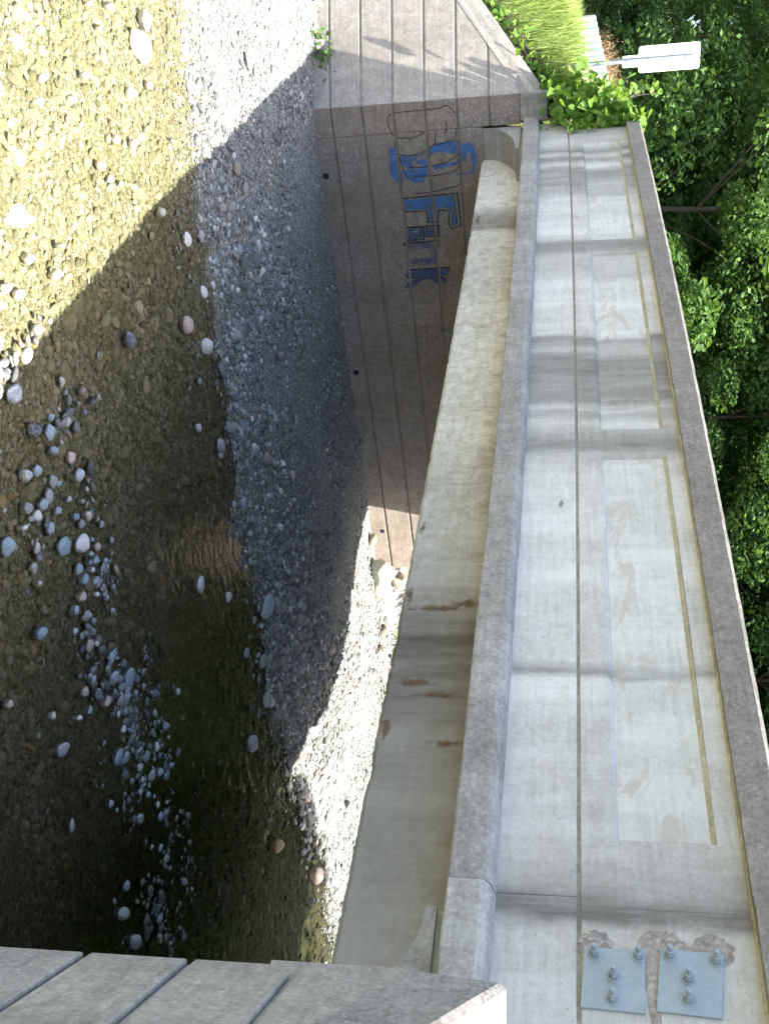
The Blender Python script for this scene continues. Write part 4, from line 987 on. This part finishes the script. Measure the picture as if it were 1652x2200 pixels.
# ------------------------------------------------------------------ vegetation
def leaf_quads(cent, size, up_bias=.5, aspect=1.6, rng=RNG, droop=0.0):
    n = len(cent)
    nrm = rng.normal(0, 1, (n, 3)); nrm[:, 2] = np.abs(nrm[:, 2])*(.6+up_bias) + up_bias*.5
    nrm /= np.linalg.norm(nrm, axis=1)[:, None]
    t = rng.normal(0, 1, (n, 3)); t[:, 2] -= droop; t -= (t*nrm).sum(1)[:, None]*nrm; t /= np.linalg.norm(t, axis=1)[:, None]
    b = np.cross(nrm, t); s = size*rng.uniform(.65, 1.3, n)[:, None] if np.isscalar(size) else size[:, None]
    return cent, t, b, nrm, s
def leaves_mesh(name, cent, size, mat, aspect=1.6, up_bias=.5, shape='diamond', droop=0.0):
    c, t, b, nr, s = leaf_quads(cent, size, up_bias, aspect, droop=droop)
    n = len(c)
    if shape == 'diamond':
        prof = [(-.5, 0, 0), (0, .5/aspect, .06), (.5, 0, 0), (0, -.5/aspect, .06)]
    else:                                       # heart-shaped vine leaf with a fold and lobes
        prof = [(-.42, 0, 0), (-.50, .22, .05), (-.22, .46, .10), (.16, .36, .07), (.55, 0, -.06), (.16, -.36, .07), (-.22, -.46, .10), (-.50, -.22, .05)]
    k = len(prof); V = np.empty((n, k, 3))
    for i, (a, bb, h) in enumerate(prof): V[:, i] = c + s*(t*a + b*bb + nr*h)
    if shape == 'diamond': loops = np.arange(n*4); nl = 4; nf = n
    me = bpy.data.meshes.new(name)
    if shape == 'diamond':
        me.vertices.add(n*4); me.vertices.foreach_set('co', V.astype(np.float32).ravel())
        me.loops.add(n*4); me.loops.foreach_set('vertex_index', np.arange(n*4, dtype=np.int32))
        me.polygons.add(n); me.polygons.foreach_set('loop_start', np.arange(0, n*4, 4, dtype=np.int32))
    else:
        fr = [(0, 1, 2, 3, 4), (0, 4, 5, 6, 7)]
        me.vertices.add(n*8); me.vertices.foreach_set('co', V.astype(np.float32).ravel())
        li = (np.arange(n)[:, None]*8 + np.array([0, 1, 2, 3, 4, 0, 4, 5, 6, 7])[None]).astype(np.int32)
        me.loops.add(n*10); me.loops.foreach_set('vertex_index', li.ravel())
        me.polygons.add(n*2); me.polygons.foreach_set('loop_start', np.arange(0, n*10, 5, dtype=np.int32))
    me.update(calc_edges=True); me.validate()
    me.materials.append(mat); return me

def tree_meshes(seed, H, R, crown0, leaf, mat, n_clump, per, conifer=False):
    """trunk with limbs, and a crown of leaf-sized faces gathered in clumps"""
    rg = np.random.default_rng(seed); rr = random.Random(seed)
    mb = MB(); pts = []; x = y = 0.0
    for k in range(9):
        z = H*.92*k/8; x += rr.gauss(0, .06); y += rr.gauss(0, .06); pts.append((x, y, z))
    mb.tube(pts, [max(.012, .0048*H*(1-.93*k/8)) for k in range(9)], 8)
    cents = []
    for k in range(n_clump):
        f = crown0 + (1-crown0)*((k+.5)/n_clump)**.9
        z = H*f; a = k*2.39996 + rr.uniform(-.4, .4)
        u_ = (f-crown0)/(1-crown0)
        env = R*((1-u_)**.75*.95+.06 if conifer else (sin(pi*min(1, .16+.84*u_)**.8)**.65*.95+.05))
        rad = env*rr.uniform(.45, 1.05)
        e = Vector((cos(a)*rad, sin(a)*rad, z + (rr.uniform(-.2, .5) if not conifer else -.18*rad)))
        i = min(7, int(f/.92*8)) if f < .92 else 8; s = Vector(pts[max(0, i-1)])
        if k % 4 == 0:
            mid = s.lerp(e, .5)+Vector((0, 0, .12*rad)); mb.tube([s, mid, e], [.002*H, .0012*H, .004], 5, caps=False)
        cl = rr.uniform(.55, 1.0)*(.34*R if not conifer else .28*R)
        m_ = int(per*rr.uniform(.6, 1.3))
        g_ = rg.normal(0, 1, (m_, 3)); g_ /= np.linalg.norm(g_, axis=1)[:, None]
        g_ *= (cl*rg.uniform(.35, 1.0, m_)**.6)[:, None]; g_[:, 2] *= .62 if not conifer else .35
        cents.append(g_ + np.array([[e.x, e.y, e.z]]))
    cents = np.concatenate(cents); cents = cents[cents[:, 2] > .15]
    tm = bpy.data.meshes.new('trunk'); tm.from_pydata(mb.v, [], mb.f); tm.materials.append(M['bark'])
    tm.polygons.foreach_set('use_smooth', [True]*len(tm.polygons))
    cm = leaves_mesh('crown', cents, leaf, mat, 1.7, .45, droop=.4)
    return tm, cm
KINDS = [
 ('broadleaf_tree', tree_meshes(1, 12.0, 3.0, .04, .135, M['leaf_a'], 110, 560), 'dark dense broadleaf tree'),
 ('broadleaf_tree', tree_meshes(2, 13.5, 3.3, .06, .13, M['leaf_a'], 110, 560), 'brighter green broadleaf tree'),
 ('broadleaf_tree', tree_meshes(3, 11.0, 2.7, .04, .125, M['leaf_c'], 110, 540), 'cool dark green broadleaf tree'),
 ('conifer_tree', tree_meshes(4, 14.0, 2.6, .04, .12, M['leaf_c'], 130, 420, True), 'dark conifer'),
 ('slender_tree', tree_meshes(5, 10.0, 2.0, .08, .125, M['leaf_b'], 80, 420), 'slender light green tree'),
]
def polar(az, r): return CAMPOS.x - sin(radians(az))*r, CAMPOS.y + cos(radians(az))*r
TREES = []
for row, (r0, azs) in enumerate(((29.5, (39, 46, 52.5, 58.5, 64.5, 70.5)), (34, (42.5, 48, 53, 58, 63, 68, 73, 78)), (42, (40, 45, 50, 55, 60, 65, 70, 75, 80)), (52, (42, 47, 52, 57, 62, 67, 72, 77, 82)))):
    for az in azs: TREES.append((row, az+random.uniform(-.9, .9), r0+random.uniform(-1.6, 1.6)))
TREES.sort(key=lambda q: (q[0], -q[1]))
for az, r in ((35, 30), (30.5, 33), (26, 29), (21, 34), (33, 40), (27, 42), (22, 44), (37, 47)): TREES.append((4, az, r))
rowname = ['in the front row', 'in the second row', 'in the third row', 'in the farthest row', 'beyond the stream bend']
cnts = [0]*5
for row, az, r in TREES:
    k = random.choice([0, 0, 1, 2, 3, 4, 1] if row == 0 else [0, 1, 2, 3, 2, 0]); nm, (tm, cm), ds = KINDS[k]
    x, y = polar(az, r); s = random.uniform(.88, 1.15)*(1.0 if row < 2 else 1.18)
    t = empty(nm, (x, y, -.5)); t.rotation_euler = (0, 0, random.uniform(0, 6.3)); t.scale = (s*random.uniform(1.0, 1.25), s*random.uniform(1.0, 1.25), s)
    for q, me in (('trunk', tm), ('crown', cm)):
        o = bpy.data.objects.new(q, me); COL.objects.link(o); o.parent = t
    tag(t, f'{ds} {rowname[row]}, {ORD[cnts[row]]} counting from the sign', 'tree', 'trees behind the bridge'); cnts[row] += 1
for i, (x, y, s, lb) in enumerate(((-3.4, 11.3, 1.0, 'leafy tree on the near bank just below the bridge'), (-1.0, 15.2, 1.0, 'leafy tree on the near bank farther below the bridge'))):
    nm, (tm, cm), ds = KINDS[i*2]; t = empty(nm, (x, y, ground_h(x, y)-.1 if y < 9 else -2.6)); t.scale = (s, s, s)
    for q, me in (('trunk', tm), ('crown', cm)):
        o = bpy.data.objects.new(q, me); COL.objects.link(o); o.parent = t
    tag(t, lb, 'tree', 'trees on the near bank')
# understorey along the wood's edge
SHR = [tree_meshes(20+i, 3.0, 1.7, .02, .10, M['leaf_a' if i else 'leaf_c'], 50, 380) for i in range(2)]
n_sh = 0
for az in (44, 49, 54, 59, 63, 67, 71, 75, 79):
    r = 23.5 + random.uniform(-1, 1) + (2.5 if az > 62 else 0) + (4 if az > 70 else 0); x, y = polar(az, r); tm, cm = SHR[n_sh % 2]
    t = empty('bush', (x, y, -.5)); t.rotation_euler = (0, 0, random.uniform(0, 6)); s = random.uniform(.7, 1.0); t.scale = (s*1.2, s*1.2, s)
    for q, me in (('stem', tm), ('crown', cm)):
        o = bpy.data.objects.new(q, me); COL.objects.link(o); o.parent = t
    tag(t, f'leafy green bush at the wood edge, {ORD[8-n_sh]} from the sign end', 'bush', 'bushes at the wood edge'); n_sh += 1

# vines over the parapet end and along the wing wall top
def cloud(boxes, rng=RNG):
    out = []
    for (x, y, z, sx, sy, sz, n) in boxes:
        out.append(np.array([x, y, z]) + rng.normal(0, 1, (n, 3))*np.array([sx, sy, sz]))
    return np.concatenate(out)
def plant(name, label, cat, cents, size, mat, shape, base, stems, group=None, up=.5):
    t = empty(name, base); tag(t, label, cat, group)
    o = link('foliage', leaves_mesh('foliage', cents, size, mat, 1.3, up, shape), None, t)
    mb = MB()
    for k in range(stems):
        c = cents[random.randrange(len(cents))]; b = Vector(base)+Vector((random.uniform(-.2, .2), random.uniform(-.1, .1), 0))
        e = Vector(c); mid = b.lerp(e, .5)+Vector((random.uniform(-.1, .1), random.uniform(-.1, .1), .12))
        mb.tube([b, mid, e], [.008, .005, .002], 5, caps=False)
    mb.build('stem', M['bark'], t, smooth=True); return t
plant('vine', 'bright green vine sprawling over the far end of the parapet', 'vine',
      cloud([(-16.35, -.22, -.05, .22, .10, .16, 200), (-16.25, -.10, .25, .20, .12, .17, 200), (-16.1, -.03, .60, .16, .12, .16, 210), (-16.45, -.35, -.25, .25, .10, .10, 90), (-15.92, -.10, .15, .12, .03, .22, 34), (-15.95, -.04, .84, .11, .1, .10, 110), (-16.6, -.3, .1, .35, .15, .15, 160), (-16.7, -.25, .45, .3, .12, .16, 150)]), .125, M['vine'], 'heart', (-16.5, -.1, -.4), 34)
plant('vine', 'single vine shoot reaching up below the white sign', 'vine',
      cloud([(-16.9, -.25, 1.12, .05, .05, .10, 14), (-16.8, -.2, 1.2, .05, .05, .06, 8)]), .10, M['vine'], 'heart', (-16.6, -.1, .5), 6)
bx = []
for k in range(16):
    s = -.05+.2*k; p_ = FC + FT*s - nwv*.38
    bx.append((float(p_[0]), float(p_[1]), -.26-.64*s, .13, .13, .11, 40))
plant('vine', 'bright green creeper following the sloping top of the far wing wall', 'vine', cloud(bx), .11, M['vine'], 'heart', (-16.9, -.7, -.6), 30)

def grass(name, n, region, hgt, mat, label, kind='stuff', width=.006, parent=None):
    V = []; F = []
    for _ in range(n):
        x, y, z = region(); h = hgt*random.uniform(.55, 1.15); a = random.uniform(0, 6.28); ln = random.uniform(.1, .55)*h
        dx, dy = cos(a)*ln, sin(a)*ln; wx, wy = -sin(a)*width, cos(a)*width; b = len(V)
        V += [(x-wx, y-wy, z), (x+wx, y+wy, z), (x+dx*.3-wx*.8, y+dy*.3-wy*.8, z+h*.6), (x+dx*.3+wx*.8, y+dy*.3+wy*.8, z+h*.6), (x+dx, y+dy, z+h)]
        F += [(b, b+1, b+3, b+2), (b+2, b+3, b+4)]
    me = bpy.data.meshes.new(name); me.from_pydata(V, [], F); me.materials.append(mat)
    o = link(name, me, None, parent)
    if parent is None: tag(o, label, 'grass', kind=kind)
    return o
def reg():
    while True:
        x = random.uniform(-22.5, -16.9); y = random.uniform(-1.7, -.1)
        if x < far_edge(y)-.35: return x, y, ground_h(x, y)-.02
def reg_far():
    while True:
        x = random.uniform(-25, -17.2); y = random.uniform(-5.5, -1.5)
        if x < far_edge(y)-.35: return x, y, ground_h(x, y)-.02
grass('bank_grass', 6500, reg_far, .5, M['grass'], 'pale green grass on the far bank upstream of the wing wall', width=.008)
grass('tall_grass', 8500, reg, .56, M['grass'], 'tall pale green grass between the far wing wall and white posts')
for i, (x, y, lb) in enumerate(((-19.6, .45, 'dry reddish weed stalks rising just behind the white posts'), (-21.3, .6, 'tuft of dry brown stalks behind the middle white posts'), (-23.4, .75, 'dry brown stalks behind the farthest white posts'))):
    t = empty('dry_weed', (x, y, -.15)); tag(t, lb, 'weed', 'dry weeds behind the posts')
    g_ = grass('stalks', 260, lambda: (x+random.gauss(0, .5), y+random.gauss(0, .15), -.15), 1.0, M['dry'], '', width=.005, parent=t)
    pts = np.array([x, y, .72]) + RNG.normal(0, 1, (260, 3))*np.array([.55, .18, .10])
    link('seed_heads', leaves_mesh('seed_heads', pts, .05, M['dry'], 2.0, .2), None, t)
# greenery on the rocky bank seen under the girder, and weeds at the wing wall foot
for i, (x, y, z, n, lb) in enumerate(((-15.5, 9.6, -3.45, 90, 'low green leafy plant on the rocks behind the girder'), (-15.1, 10.8, -3.6, 60, 'small green weed between rocks farther behind the girder'), (-16.75, -1.15, -3.62, 130, 'dark green weeds at the foot of the far wing wall'))):
    plant('weed', lb, 'weed', cloud([(x, y, z, .22, .22, .09, n)]), .085, M['vine' if i < 2 else 'leaf_b'], 'diamond', (x, y, z-.2), 10)
